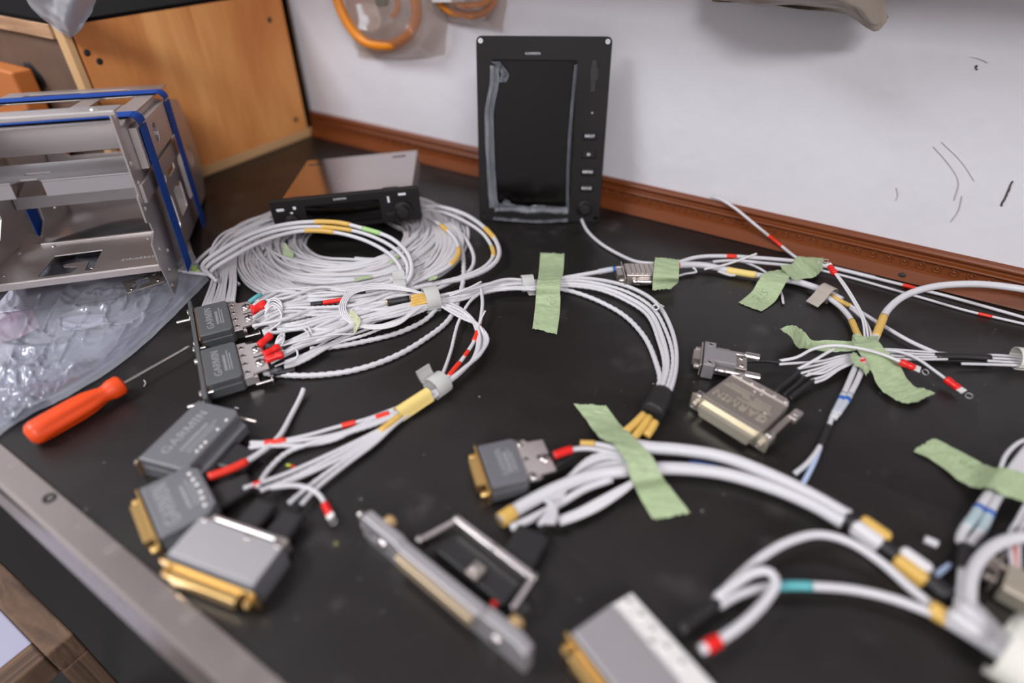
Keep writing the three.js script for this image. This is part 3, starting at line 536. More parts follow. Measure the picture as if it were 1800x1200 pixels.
function clampPlate(t, o) { // bright strain relief plate with screws behind the hood
  const { x, l, w, y, n = 4 } = o;
  const pl = part('strain_relief', [ex([[x, -w / 2], [x + l * .35, -w / 2], [x + l * .42, -w * .42], [x + l, -w * .40], [x + l, -.0012], [x + l * .55, -.0012], [x + l * .55, .0012], [x + l, .0012], [x + l, w * .40], [x + l * .42, w * .42], [x + l * .35, w / 2], [x, w / 2]], [], .0022, 'xz', .0004).translate(0, y, 0), ex(rect(x, -w / 2 + .002, x + l * .5, w / 2 - .002), [], y - .003, 'xz', .0006).translate(0, .003, 0)], M.chrome, t, 'bright plated strain relief');
  for (let i = 0; i < n; i++) recessScrew(pl, x + l * .17, y + .0023, -w * .36 + i * w * .72 / (n - 1), .0019);
  if (o.big !== false) for (const s of [-1, 1]) panScrew(pl, x + l * .74, y + .0022, s * w * .2, .0039);
  return pl;
}
const crimp = (parent, x, y, z, turn, tilt = 0) => { const g = lathe([[0, 0], [.0016, 0], [.0021, .0004], [.0021, .0028], [.0017, .0036], [.0019, .0044], [.0017, .0052], [.0021, .006], [.0021, .0082], [.0017, .0088], [0, .0088]], 14, 'x').scale(1.5, 1.45, 1.45).rotateZ(tilt).rotateY(turn).translate(x, y + .001, z); return part('crimp_terminal', g, M.red, parent, 'red crimped terminal'); };
const topAt = (a, h) => P(a[0], a[1], h);
// place a connector so that the two mating-edge corners of its top face match
function seat(far, near, h, turnDeg) { const a = P(...far, h), b = P(...near, h); return a.lerp(b, .5).setY(T); }

// the pair of hoods bolted to one plate
{
  const pa = P(329, 529, .0155), pb = P(357, 702, .0155), tn = R(59), mid = pa.clone().lerp(pb, .5).setY(T);
  const t = thing('connector_plate', 'grey metal plate carrying two hooded connectors beside the screwdriver tip', 'bracket', mid, tn);
  const L = pa.distanceTo(pb);
  part('plate', ex([[-L / 2, .003], [L / 2 - .004, .003], [L / 2, .007], [L / 2, .0155], [-L / 2, .0155]], [hole(-L / 2 + .006, .009, .002), hole(L / 2 - .01, .009, .002)], .003, 'zy', .0005).translate(0, 0, 0), M.castDark, t);
  for (const z of [-L / 2 + .012, 0, L / 2 - .012]) part('screw', [lathe([[0, 0], [.0022, .0003], [.0026, .001], [.0026, .002]], 14, 'x').rotateY(Math.PI).translate(0, .011, z), cy(.0012, .006, .004, .011, z, 'x', 10)], M.chrome, t);
  for (const z of [-L / 2 + .016, L / 2 - .008]) part('guide_pin', lathe([[0, 0], [.0012, .0003], [.0014, .001], [.0014, .013], [0, .013]], 12, 'x').rotateY(Math.PI).translate(.001, .0065, z), M.chrome, t);
  const mk = (far, near, lab, crimps) => {
    const p = seat(far, near, .0165, 59); const c = thing('hooded_connector', lab, 'connector', p, tn);
    const w = .047, l = .0255; hood(c, { w, l, y0: .002, y1: .0165, m: M.castDark, tsize: .0052, tw: .033, tx: .0095 });
    dsub(.05, .012, c, M.tanGold, .0085, .0042); const pl = clampPlate(c, { x: l, l: .0185, w: w * .98, y: .0105 });
    for (const s of [-1, 1]) { part('standoff', lathe([[0, 0], [.0024, 0], [.0024, .006], [.0016, .0062], [.0016, .009], [0, .009]], 6, 'x').translate(l + .0175, .007, s * .017), M.castDark, c); part('thumb_screw', [cy(.0011, .011, l + .012, .006, s * (w / 2 + .002), 'x', 10), lathe([[0, 0], [.0026, .0002], [.0028, .001], [.0024, .0018], [0, .002]], 14, 'x').translate(l + .0172, .006, s * (w / 2 + .002))], M.chrome, c); }
    crimps.forEach(q => crimp(c, ...q));
    part('heat_shrink', lathe([[0, 0], [.0024, 0], [.0025, .002], [.0022, .016], [0, .016]], 12, 'x').rotateY(-.2).translate(l + .02, .005, w * .36), M.shrink, c, 'black heat shrink sleeve');
    return c;
  };
  mk([342, 539], [350, 592], 'upper of the two hooded connectors bolted to one plate, behind the other', [[.0425, .0125, -.004, .1, .1], [.0425, .0125, .0015, .25, .1]]);
  mk([353, 615], [360, 677], 'lower of the two hooded connectors bolted to one plate, nearer the front', [[.0415, .0135, -.0105, .5, .25], [.043, .0135, .0035, .3, .1], [.0435, .0125, .009, -.05, .1]]);
}
// single connectors in the left foreground
{
  const p = seat([354, 704], [234, 804], .0165), c = thing('hooded_connector', 'wide grey hooded connector with raised lettering, topmost of the three at lower left', 'connector', p, R(15));
  const w = .056, l = .036; const b = hood(c, { w, l, y0: .0, y1: .0165, tsize: .006, tw: .040, tx: .0125, ch: .004, tm: M.castText });
  dsub(.06, .013, c, M.tanGold, .008, .0042);
  part('hood_lip', ex([[l - .001, -w / 2 + .003], [l + .006, -w / 2 + .006], [l + .006, w / 2 - .006], [l - .001, w / 2 - .003]], [], .008, 'xz', .0008).translate(0, .002, 0), M.cast, b);
  for (const z of [-.017, -.008, .004, .008, .012]) part('screw', lathe([[0, .0008], [.0008, .0006], [.0012, 0]], 10).translate(l - .004, .0164, z), M.tin, b);
  for (const s of [-1, 1]) part('thumb_screw', cy(.0011, .018, l + .001, .009, s * (w / 2 - .001), 'x', 10), M.nickel, c);
  part('cable_sleeve', ex([[l + .003, -.011], [l + .026, -.0085], [l + .027, .0085], [l + .003, .012]], [], .005, 'xz', .0022).translate(0, .002, 0).rotateY(-.05), M.shrink, c, 'flat black heat shrink sleeve');
}
{
  const p = seat([238, 861], [286, 944], .0155), c = thing('hooded_connector', 'smaller grey hooded connector with gold plated shell, middle of the three at lower left', 'connector', p, R(71));
  const w = .0455, l = .033; const b = hood(c, { w, l, y0: .0, y1: .0155, ch: .006, tsize: .0082, tw: .035, tx: .0095 });
  dsub(.05, .0125, c, M.gold, .0075);
  for (const z of [-.015, -.009, -.0035, .0035, .009, .015]) part('screw', lathe([[0, .0009], [.0009, .0007], [.0014, 0]], 10).translate(l - .0045 - Math.abs(z) * .1, .0154, z), M.tin, b);
  part('cable_sleeve', ex([[l - .002, -.010], [l + .022, -.008], [l + .023, .007], [l - .002, .010]], [], .005, 'xz', .0022).translate(0, .002, .004), M.shrink, c, 'flat black heat shrink sleeve');
}
{
  const p = seat([284, 994], [447, 1017], .0165), c = thing('hooded_connector', 'grey connector with plain smooth top and gold edge, nearest of three at lower left', 'connector', p, R(102));
  const w = .058, l = .0275; const b = hood(c, { w, l, y0: .0, y1: .0165, text: false, ch: .002, m: M.cast });
  part('lid', ex(rrect(.002, -w / 2 + .001, l - .001, w / 2 - .001, .0015), [], .0014, 'xz', .0004).translate(0, .0158, 0), M.aluDull, b, 'plain pale metal lid');
  dsub(.062, .0135, c, M.gold, .0085);
  part('cable_bar', [rb(.0035, .0035, w * .72, l + .0015, .0155, .001, .0012)], M.chrome, c, 'bright clamp bar');
  part('strain_relief', rb(.007, .010, w * .9, l + .002, .008, 0, .001), M.nickel, c);
  for (const [x, z] of [[l - .0015, -.0245], [l - .002, .0255], [l - .003, .006]]) panScrew(c, x, .0168, z, .002);
  part('cable_sleeve', ex([[l + .002, -.0085], [l + .026, -.0075], [l + .026, .0075], [l + .002, .0085]], [], .006, 'xz', .0025).translate(0, .003, -.006), M.shrink, c, 'flat black heat shrink sleeve');
  part('cable_sleeve', ex([[l + .002, -.0085], [l + .025, -.0075], [l + .025, .0075], [l + .002, .0085]], [], .006, 'xz', .0025).translate(0, .003, .0145), M.shrink, c, 'flat black heat shrink sleeve');
}
// middle connector
{
  const p = seat([837, 783], [867, 857], .0155), c = thing('hooded_connector', 'small grey hooded connector left of the long diagonal green tape', 'connector', p, R(48));
  const w = .036, l = .0245; const b = hood(c, { w, l, y0: .001, y1: .0155, tsize: .0038, tw: .022, tx: .011, m: M.cast });
  dsub(.040, .0125, c, M.gold, .008);
  const pl = clampPlate(c, { x: l, l: .0185, w: w * .95, y: .0105, n: 3, big: false });
  panScrew(pl, l + .0145, .0127, .003, .0036); panScrew(pl, l + .002, .0127, -w * .4, .0028); panScrew(pl, l + .003, .0127, w * .4, .0028);
  part('heat_shrink', lathe([[0, 0], [.0024, 0], [.0022, .02], [0, .02]], 12, 'x').rotateY(.25).translate(l + .016, .006, .006), M.shrink, c, 'black heat shrink sleeve');
}
// big bright connector at the right
{
  const p = seat([1235, 696], [1340, 756], .0165), c = thing('metal_connector', 'large shiny nickel plated connector beside the small silver one', 'connector', p, R(73));
  const w = .0465, l = .0365;
  const b = part('hood', [ex([[0, -w / 2], [l, -w / 2 + .001], [l, w / 2 - .001], [0, w / 2]], [], .0155, 'xz', .0009).translate(0, .001, 0)], M.darkNickel, c, 'shiny stamped metal hood');
  part('hood_rib', rb(.0022, .0016, w - .002, l - .001, .0168, 0, .0007), M.nickel, b);
  dsub(.060, .0135, c, M.goldPale, .009);
  const fl = part('side_flange', [rb(.0095, .0075, .007, .003, .009, -w / 2 - .0035, .001), rb(.0095, .0075, .007, .003, .009, w / 2 + .0035, .001), rb(.026, .004, .004, .018, .012, w / 2 + .004, .001), rb(.012, .005, .0065, .034, .0125, w / 2 + .006, .0015)], M.nickel, c);
  part('screw', lathe([[0, .0006], [.0016, .0005], [.002, 0]], 14).translate(.034, .0150, w / 2 + .006), M.chrome, fl);
  panScrew(c, .003, .013, -w / 2 - .0035, .0028); panScrew(c, .004, .013, w / 2 + .0035, .0028);
  const pl = part('strain_relief', ex([[l, -w / 2 + .003], [l + .009, -w / 2 + .006], [l + .009, w / 2 - .004], [l, w / 2 - .002]], [], .0016, 'xz', .0005).translate(0, .012, 0), M.nickel, c);
  for (let i = 0; i < 5; i++) part('screw', new THREE.SphereGeometry(.0019, 14, 8).scale(1, .8, 1).translate(l + .0045, .0138, -w * .36 + i * w * .19), M.chrome, pl);
  part('lettering', text('GARMIN', .0062, .0004, 1.25).rotateZ(Math.PI / 2).rotateX(-Math.PI / 2).translate(.0105, .0164, 0), M.goldPale, b, 'stamped maker lettering');
  const rr = mulberry(9), rows = [];
  for (const [fx, z0, z1, hh] of [[.62, -.02, .0, .0017], [.68, -.019, -.002, .0013], [.745, -.017, .0, .0013], [.56, -.004, .017, .0014], [.50, .002, .019, .0014], [.45, -.006, .012, .0013], [.62, .004, .016, .0014], [.69, .003, .014, .0014]]) { let z = z0; while (z < z1) { const q = hh * (.5 + .6 * rr()); rows.push(bx(hh * .8, .0003, q, l * fx, .0165, z + q / 2)); z += q + hh * .4; } }
  part('small_print', rows, M.goldPale, b);
  for (const [fx, z] of [[.86, -.001], [.88, .004], [.46, .0155]]) part('dimple', new THREE.SphereGeometry(.0011, 10, 6).scale(1, .6, 1).translate(l * fx, .0166, z), M.chrome, b);
}
// small silver connector
{
  const a = P(1236, 640, .0145), b0 = P(1241, 594, .0145), p = a.clone().lerp(b0, .45).setY(T), c = thing('metal_connector', 'small silver connector with two long jack screws', 'connector', p, R(14));
  const w = .030, l = .024, y1 = .0145;
  const b = part('hood', [ex([[0, -w / 2], [.0085, -w / 2], [.0085, -w * .27], [l, -w * .27], [l, w * .25], [.0085, w * .25], [.0085, w / 2], [0, w / 2]], [], y1 - .001, 'xz', .0007).translate(0, .001, 0)], M.aluDull, c, 'flat silver hood');
  for (const s of [-1, 1]) recessScrew(b, .0045, y1 + .0001, s * w * .38, .0018);
  dsub(.030, .011, c, M.nickel, .008);
  for (const s of [-1, 1]) part('jack_screw', [lathe([[0, 0], [.0026, 0], [.0026, .001], [.0019, .0012], [.0026, .0016], [.0026, .006], [.0019, .0062], [.0026, .0066], [.0026, .010], [.0020, .0104], [.0020, .022], [.0031, .0222], [.0033, .0228], [.0033, .0325], [.0028, .033], [0, .033]], 18, 'x').translate(.009, .009, s * w * .41)], M.chrome, c, 'long plated thumb screw');
  const pl = part('strain_relief', rb(.0085, .0025, w * .5, l + .004, .0105, .001, .0006), M.darkNickel, c);
  panScrew(pl, l + .004, .0118, -.004, .0022); panScrew(pl, l + .0045, .0118, .0052, .0022);
}
// connector under the folded tape at the back
{
  const a = P(1098, 478, .010), b = P(1165, 478, .010), d = b.clone().sub(a), c = thing('metal_connector', 'small ribbed metal connector with green tape folded over it', 'connector', a.setY(T), Math.atan2(-d.z, d.x));
  const w = .022, l = .032;
  const h = part('hood', rb(l, .012, w, l / 2, .0075, 0, .0012), M.nickel, c);
  for (let i = 0; i < 6; i++) part('grip_rib', rb(.0013, .0012, w * .8, .006 + i * .0045, .0137, 0, .0004), M.nickel, h);
  for (let i = 0; i < 2; i++) part('jack_screw', lathe([[0, 0], [.0026, 0], [.0026, .003], [.0019, .0032], [.0019, .007], [.0029, .0072], [.0029, .020], [.0024, .021], [0, .021]], 16, 'x').translate(.006, .007, (i ? 1 : -1) * (w / 2 + .0015)), M.chrome, c);
  dsub(.031, .011, c, M.nickel, .0075);
}
// blurred connector at the bottom edge
{
  const p = seat([1014, 1140], [1100, 1230], .0165), c = thing('hooded_connector', 'blurred grey connector with bright clamp plate at the bottom edge', 'connector', P(1062, 1185, .0165).setY(T), R(66));
  const w = .048, l = .0265; hood(c, { w, l, y0: .0, y1: .0165, text: false, m: M.aluDull });
  dsub(.052, .013, c, M.gold, .0085);
  const pl = part('strain_relief', [ex([[l, w / 2], [l + .013, w / 2 - .001], [l + .013, -w / 2 - .012], [l, -w / 2 - .012]], [], .0025, 'xz', .0006).translate(0, .0115, 0), rb(.012, .009, w * .9, l + .005, .007, .003, .001)], M.tin, c, 'bright plated strain relief');
  for (const [x, z] of [[.0075, -.020], [.008, -.0115], [.0075, -.003], [.007, .007], [.0075, .016], [.003, .001]]) panScrew(pl, l + x, .0142, z, .0021, M.tin);
}
// cut off connector at the right edge
{
  const a = P(1762, 1000, .0105), c = thing('metal_connector', 'pale connector cut off by the right edge under the thin wires', 'connector', a.setY(T), R(-12));
  const w = .020, l = .03; part('hood', rb(l, .0115, w, l / 2 + .002, .0068, .004, .0015), M.goldPale, c); dsub(.024, .010, c, M.nickel, .007);
  part('jack_screw', lathe([[0, 0], [.002, 0], [.002, .008], [.0012, .0084], [.0012, .012], [0, .012]], 12, 'x').rotateY(Math.PI).translate(.002, .0065, -.006), M.nickel, c);
}
// long standing flange with an open frame behind it
{
  const a = P(640, 946, 0), b = P(922, 1186, 0), d = b.clone().sub(a), L = d.length(), tn = Math.atan2(-d.z, d.x);
  const t = thing('connector_bracket', 'long grey flange bracket with open bright frame, front centre', 'bracket', a.clone().lerp(b, .5), tn);
  // local x along the flange, +z towards the camera
  const yT = .023; 
  part('flange', ex([[-L / 2, .003], [-L / 2 + .004, .0], [L / 2 - .016, 0], [L / 2, -.0] , [L / 2, yT - .004], [L / 2 - .006, yT], [L / 2 - .026, yT], [L / 2 - .030, yT - .003], [-L / 2 + .034, yT - .003], [-L / 2 + .030, yT], [-L / 2 + .004, yT], [-L / 2, yT - .004]], [rrect(-.032, .0065, .032, .0165, .002), rrect(-L / 2 + .008, .007, -L / 2 + .028, .015, .003), rrect(L / 2 - .028, .007, L / 2 - .008, .015, .003)], .007, 'xy', .001).translate(0, 0, -.007), M.aluDull, t, 'grey cast flange plate');
  const s1 = part('connector_flange', rb(.062, .012, .0014, 0, .0118, -.0022, .001), M.tan, t);
  part('connector_shell', [ex([[-.0275, .0164], [-.027, .0112], [.027, .0112], [.0275, .0164]], [], .0045, 'xy', .0008).translate(0, 0, -.0015), ex([[-.027, .0112], [-.0262, .0072], [.0262, .0072], [.027, .0112]], [[[-.0255, .0108], [-.025, .0080], [.025, .0080], [.0255, .0108]]], .004, 'xy', .0003).translate(0, 0, -.0015)], M.tan, s1);
  part('socket_block', bx(.049, .0026, .002, 0, .0094, .0006), M.black, s1);
  for (const s of [-1, 1]) { part('screw', lathe([[0, .003], [.0026, .0026], [.0034, .001], [.0036, 0]], 18, 'z').translate(s * (L / 2 - .018), .011, -.001), M.chrome, t); part('nut', lathe([[.0016, 0], [.0042, 0], [.0042, .005], [.0034, .006], [.0016, .006]], 6, 'z').rotateY(Math.PI).translate(s * (L / 2 - .014), .0165, -.007), M.brass, t, 'brass nut'); }
  for (const y of [.007, .017]) part('screw', [lathe([[0, 0], [.0018, .0003], [.0022, .001], [.0022, .002]], 12, 'x').rotateY(Math.PI).translate(-L / 2 - .001, y, -.003)], M.chrome, t);
  // open hood frame behind: lies level at the height of the connector
  const F0 = P(739, 953, .014).sub(t.position), F1 = P(804, 917, .014).sub(t.position), F2 = P(937, 1019, .014).sub(t.position), F3 = P(902, 1072, .014).sub(t.position);
  const loc = v => { const c = Math.cos(-tn), s = Math.sin(-tn); return V(v.x * c + v.z * s, v.y, -v.x * s + v.z * c); };
  const [q0, q1, q2, q3] = [F0, F1, F2, F3].map(loc);
  const bar = (p, q, w, h) => { const dd = q.clone().sub(p), l = dd.length(); return rb(l + w * .6, h, w, 0, 0, 0, .0009).rotateY(Math.atan2(-dd.z, dd.x)).translate((p.x + q.x) / 2, .0125, (p.z + q.z) / 2); };
  const fr = part('frame', [bar(q0, q1, .003, .009), bar(q1, q2, .0042, .010), bar(q2, q3, .003, .009)], M.chrome, t, 'bright open hood frame');
  for (const q of [q1, q1.clone().lerp(q2, .52), q2, q0]) panScrew(fr, q.x, .0176, q.z, .0021);
  const mm = q1.clone().lerp(q2, .5).lerp(q0.clone().lerp(q3, .5), .5);
  part('insulator_block', ex([[-.026, -.008], [.024, -.008], [.024, .008], [-.026, .008]], [], .006, 'xz', .001).rotateY(Math.atan2(-(q2.z - q1.z), q2.x - q1.x)).translate(mm.x, .003, mm.z), M.shrink, t, 'black block inside the frame');
  const cl = part('clamp', [rb(.008, .004, .009, mm.x + .001, .011, mm.z + .004, .001)], M.darkNickel, t); panScrew(cl, mm.x, .0132, mm.z + .004, .0022);
  part('solder_cup', rb(.0035, .002, .003, q3.x - .010, .0125, q3.z + .003, .0008), M.red, t, 'small red cap');
  part('cable_sleeve', ex([[-.010, -.012], [.010, -.010], [.0095, .014], [-.011, .014]], [], .006, 'xz', .0025).rotateY(.2).translate(q1.x + (q2.x - q1.x) * .62 + .004, .003, q1.z + (q2.z - q1.z) * .62 - .014), M.shrink, t, 'flat black heat shrink sleeve');
}
// ---------------------------------------------------------------- wires
const pp = (a, r) => a.map(q => q.isVector3 ? q.clone() : P(q[0], q[1], q[2] ?? r + .0004));
function mkWire(name, label, pts, r, o = {}) {
  const w = pp(pts, r), base = V(w[0].x, T, w[0].z), curve = new THREE.CatmullRomCurve3(w.map(p => p.clone().sub(base)), false, 'centripetal');
  const so = { twist: o.twist ? o.twist : 0, ecc: o.twist ? (o.ecc ?? .16) : 0, ph: rnd() * 6, m: o.m || 8, step: o.step || (o.twist ? .0022 : .0035) };
  const g = sweep(curve, r, so), mat = o.mat || M.wire, cat = o.cat || 'wire';
  if (!o.sleeves && !o.tail) { const m = new THREE.Mesh(g, mat); m.name = numbered(name); m.position.copy(base); m.castShadow = m.receiveShadow = true; scene.add(m); return tag(m, label, cat, o.group); }
  const t = thing(name, label, cat, base, 0, o.group);
  part('insulation', g, mat, t);
  for (const s of o.sleeves || []) part(s.name || 'sleeve', sweep(curve, r * (s.k || 1.22), { t0: s.a, t1: s.b, n: 10, m: 10 }), s.m, t, s.l);
  if (o.tail) o.tail(t, curve, r);
  return t;
}
const S = (a, b, m, l, k, name) => ({ a, b, m, l, k, name });
function ringTerminal(t, curve, r, at1 = true, up = V(0, 1, 0), k = 1) { // red crimp and tinned ring at a wire end
  const p = curve.getPointAt(at1 ? 1 : 0), d = curve.getTangentAt(at1 ? 1 : 0).multiplyScalar(at1 ? 1 : -1);
  const z = new THREE.Vector3().crossVectors(d, up).normalize(), u2 = new THREE.Vector3().crossVectors(z, d).normalize();
  const mt = new THREE.Matrix4().makeBasis(d, u2, z).setPosition(p);
  const q = part('ring_terminal', [ex([[.006, -.0020], [.0095, -.0020], [.0095, .0020], [.006, .0018]].map(v => [v[0] * k, v[1] * k]), [], .0009, 'xz', .0001), ex(new THREE.Path().absarc(.0125 * k, 0, .0038 * k, 0, 6.2832).getPoints(24).slice(0, -1).map(v => [v.x, v.y]), [hole(.0125 * k, 0, .0017 * k)], .0009, 'xz', .0001)].map(g => g.applyMatrix4(mt)), M.tin, t, 'tinned ring terminal');
  part('terminal_sleeve', lathe([[r, -.002], [.0020, -.002], [.0023, -.001], [.0022, .0015], [.0018, .0025], [.0022, .0035], [.0020, .0062], [.001, .0066]].map(v => [v[0] * k, v[1] * k]), 14, 'x').applyMatrix4(mt), M.red, q, 'red crimp sleeve');
}
function bundle(n, label, group, pts, r, o = {}) { // n strands following one run, each a wire of its own
  for (let i = 0; i < n; i++) {
    const f = n > 1 ? i / (n - 1) - .5 : 0;
    const q = pts.map((p, k) => { const s = (p[3] ?? o.spread ?? 8), a = (p[4] ?? 90) * Math.PI / 180; const off = f * s * 2 + rs(s * (o.jit ?? .35)); return [p[0] + Math.cos(a) * off * .6 + rs(s * .1), p[1] + Math.sin(a) * off, (p[2] ?? .003) + rnd() * (o.hj ?? .004) * (s < 9.5 ? .5 : 1)]; });
    mkWire(o.name || 'white_wire', label, q, r * (.92 + rnd() * .16), { group, twist: o.twist && i % 2 ? o.twist : 0, mat: o.mat, sleeves: o.sl && o.sl(i), step: o.step });
  }
}
// ---- the big coil under the radio
{
  const C = V(-.441, T, -.400), lab = 'white wire coiled with many others under the radio unit', grp = 'wires of the big white coil';
  for (let i = 0; i < 60; i++) {
    const u = i / 59, rad = .058 + .057 * Math.pow(u, 1.05) + rs(.003), a0 = rnd() * 6.283, span = 5.6 + rnd() * 2.4, ph = rnd() * 6.28, am = .0025 + rnd() * .004, ex_ = rs(.006), ez = rs(.006);
    const lay = Math.sin(Math.min(1, u * 1.12) * 3.14) * .009, h0 = .0018 + rnd() * (.003 + lay);
    const w = []; const n = 26;
    for (let k = 0; k <= n; k++) { const a = a0 + span * k / n, rr = rad + am * Math.sin(a * 2 + ph) + .0015 * Math.sin(a * 5 + ph * 2) + (k / n - .5) * .004; const under = Math.exp(-Math.pow(((Math.cos(a - 2.2) < .2) ? 9 : 0), 2)); w.push(V(C.x + ex_ + Math.cos(a) * rr * 1.0, T + Math.min(.0142, h0 + .002 * Math.sin(a * 3 + ph * 3) + .001), C.z + ez - Math.sin(a) * rr * .98)); }
    mkWire('white_wire', lab, w, .0016 + rnd() * .0005, { group: grp, twist: i % 3 === 0 ? 110 : 0, step: .005, m: 6, mat: i % 4 ? M.wire : M.wireWarm });
  }
  // fan of strands from the coil's left side down behind the upper hood
  const L2 = 'white wire fanning down from the coil behind the upper hooded connector', G2 = 'wires fanning behind the upper connector';
  for (let i = 0; i < 13; i++) { const u = i / 12; mkWire('white_wire', L2, [[430 + u * 30, 398 - u * 8, .010], [392 + u * 30, 428, .011], [378 + u * 36, 462 + u * 6, .011], [372 + u * 40 + rs(3), 496 + u * 5, .009], [357 + u * 54, 538 - u * 8, .004]], .0013, { group: G2, mat: M.wire }); }
  const L3 = 'white wire dropping from the coil into the flat bundle by the connectors', G3 = 'wires from the coil into the flat bundle';
  for (let i = 0; i < 12; i++) { const u = i / 11; mkWire('white_wire', L3, [[470 + u * 60, 398 + rs(5), .008], [430 + u * 66, 425 + rs(4), .009], [414 + u * 70, 455 + u * 8, .008], [432 + u * 80, 492 + u * 6, .007], [478 + u * 84, 520 + rs(3), .006], [560 + u * 50, 532 + rs(6), .006]], .0013, { group: G3, twist: i % 2 ? 110 : 0 }); }
  // right hand loops of the coil
  const L4 = 'white wire looping out at the right of the coil towards the grey straps', G4 = 'wires looping at the right of the coil';
  for (let i = 0; i < 16; i++) { const u = i / 15; mkWire('white_wire', L4, [[722 + rs(10), 385 + rs(8), .006], [752 + u * 38, 392 + rs(4), .012], [768 + u * 46, 420 + rs(4), .013], [756 + u * 44, 455 + rs(5), .012], [722 + u * 20, 488 + rs(6), .010], [690 + u * 10, 508 + rs(7), .008], [640 + rs(10), 520 + rs(6), .008]], .0013, { group: G4, twist: i % 2 ? 110 : 0, mat: i % 3 ? M.wire : M.wireWarm }); }
}
// ---- large single loops around the coil
mkWire('white_cable', 'outermost white cable loop right of the coil, with a yellow sleeve at its bend', [[737, 362, .012], [770, 363, .016], [815, 376, .016], [850, 399, .014], [874, 428, .012], [876, 452, .010], [858, 472, .008], [820, 488, .008], [760, 500, .009], [700, 512, .009]], .0023, { twist: 90, sleeves: [S(.37, .45, M.yellow, 'yellow sleeve')] });
mkWire('white_cable', 'second white cable loop right of the coil, with a low yellow sleeve', [[737, 368, .010], [775, 372, .015], [815, 388, .015], [848, 410, .013], [866, 438, .010], [866, 452, .009], [850, 470, .008], [810, 487, .008], [755, 500, .008], [705, 514, .008]], .0019, { sleeves: [S(.50, .57, M.yellow, 'yellow sleeve')] });
mkWire('white_cable', 'white cable loop inside the outer right loops, bare of sleeves', [[750, 385, .008], [795, 397, .012], [822, 425, .011], [833, 455, .008], [826, 475, .006], [800, 492, .006], [760, 512, .006]], .0019);
mkWire('white_cable', 'white cable with two yellow sleeves at the right shoulder of the coil', [[745, 378, .014], [775, 396, .018], [800, 420, .018], [806, 445, .016], [792, 465, .014], [768, 480, .012], [725, 498, .010]], .0020, { twist: 90, sleeves: [S(.24, .34, M.yellow, 'yellow sleeve'), S(.56, .74, M.yellow, 'yellow sleeve')] });
mkWire('white_cable', 'white cable hanging down from the right of the coil past the strap', [[790, 392, .012], [810, 430, .010], [815, 470, .008], [812, 505, .006], [790, 560, .0025], [745, 597, .0024], [690, 628, .0024], [620, 651, .0024], [540, 660, .0024], [464, 656, .003]], .0022, { twist: 75, ecc: .2 });
mkWire('white_cable', 'twisted white cable curving from the strap back to the lower connector', [[772, 536, .006], [750, 560, .003], [705, 583, .0024], [640, 600, .0024], [590, 609, .0026], [545, 613, .004]], .0021, { twist: 75, ecc: .2 });
for (const [i, [lab, pts, sl, r]] of [
  ['uppermost cable arching over the coil before the radio, with yellow and green sleeves', [[372, 486, .022], [356, 466, .024], [392, 437, .030], [452, 407, .034], [520, 392, .034], [590, 391, .032], [640, 402, .030], [690, 420, .028], [720, 452, .024], [722, 484, .018], [706, 506, .012]], [S(.46, .58, M.yellow, 'yellow sleeve'), S(.63, .70, std(0x9cc27c, .5), 'pale green sleeve')], .0021],
  ['second white cable arching over the coil, yellow sleeve right of the others', [[376, 490, .020], [362, 472, .022], [400, 444, .028], [462, 412, .031], [530, 399, .031], [600, 402, .029], [650, 414, .027], [695, 438, .024], [716, 466, .020], [712, 492, .014], [698, 508, .010]], [S(.49, .60, M.yellow, 'yellow sleeve')], .0019],
  ['third and lowest white cable arching over the coil, yellow sleeve left of the others', [[380, 494, .018], [370, 478, .020], [410, 450, .026], [470, 420, .028], [530, 406, .028], [585, 408, .027], [640, 422, .025], [685, 447, .022], [705, 474, .018], [706, 498, .012], [694, 512, .009]], [S(.43, .54, M.yellow, 'yellow sleeve')], .0019]].entries()) mkWire('white_cable', lab, pts, r, { sleeves: sl });
mkWire('white_cable', 'white cable looping out farthest left of the coil and knotted with green string', [[470, 392, .008], [425, 408, .010], [380, 432, .010], [347, 460, .008], [342, 474, .007], [352, 480, .007], [400, 486, .006], [420, 500, .005]], .0019, { sleeves: [S(.62, .70, std(0xa9cf60, .6), 'green tie', 1.5, 'string_tie')] });
mkWire('white_cable', 'white cable running left off the coil across the bag', [[405, 488, .006], [370, 483, .008], [330, 478, .011], [300, 474, .012]], .0016);
bundle(10, 'white wire of the wide band at the upper left of the coil', 'wires at the upper left of the coil', [[476, 384, .010, 12, 80], [430, 402, .012, 14, 60], [392, 428, .012, 14, 50], [372, 460, .010, 12, 40], [380, 490, .008, 8, 40]], .0013, { hj: .006 });
// ---- flat bundle from the two hooded connectors to the grey straps
bundle(17, 'white wire running from the upper hooded connector to the first strap', 'wires from the upper connector to the straps', [[446, 552, .008, 22], [500, 533, .008, 20], [560, 528, .007, 20], [630, 522, .007, 18], [690, 512, .007, 11], [716, 512, .007, 9]], .0016, { hj: .008, twist: 110, jit: .4, sl: i => i === 9 ? [S(.44, .58, M.red, 'red sleeve', 1.35), S(.36, .44, M.shrink, 'black sleeve', 1.3)] : i === 4 ? [S(.60, .72, M.shrink, 'black sleeve', 1.3)] : null });
bundle(15, 'white wire running from between the hooded connectors to the second strap', 'middle wires from the connectors to the straps', [[462, 574, .006, 14], [520, 566, .006, 17], [580, 556, .006, 22], [640, 545, .006, 22], [700, 530, .007, 14], [758, 526, .008, 9]], .0016, { hj: .007, twist: 110, jit: .45 });
bundle(15, 'white wire running from the lower hooded connector to the second strap', 'wires from the lower connector to the straps', [[476, 622, .006, 13], [530, 598, .006, 10], [580, 580, .007, 13], [640, 558, .007, 14], [700, 541, .008, 11], [762, 528, .008, 8]], .0016, { hj: .006, jit: .45 });
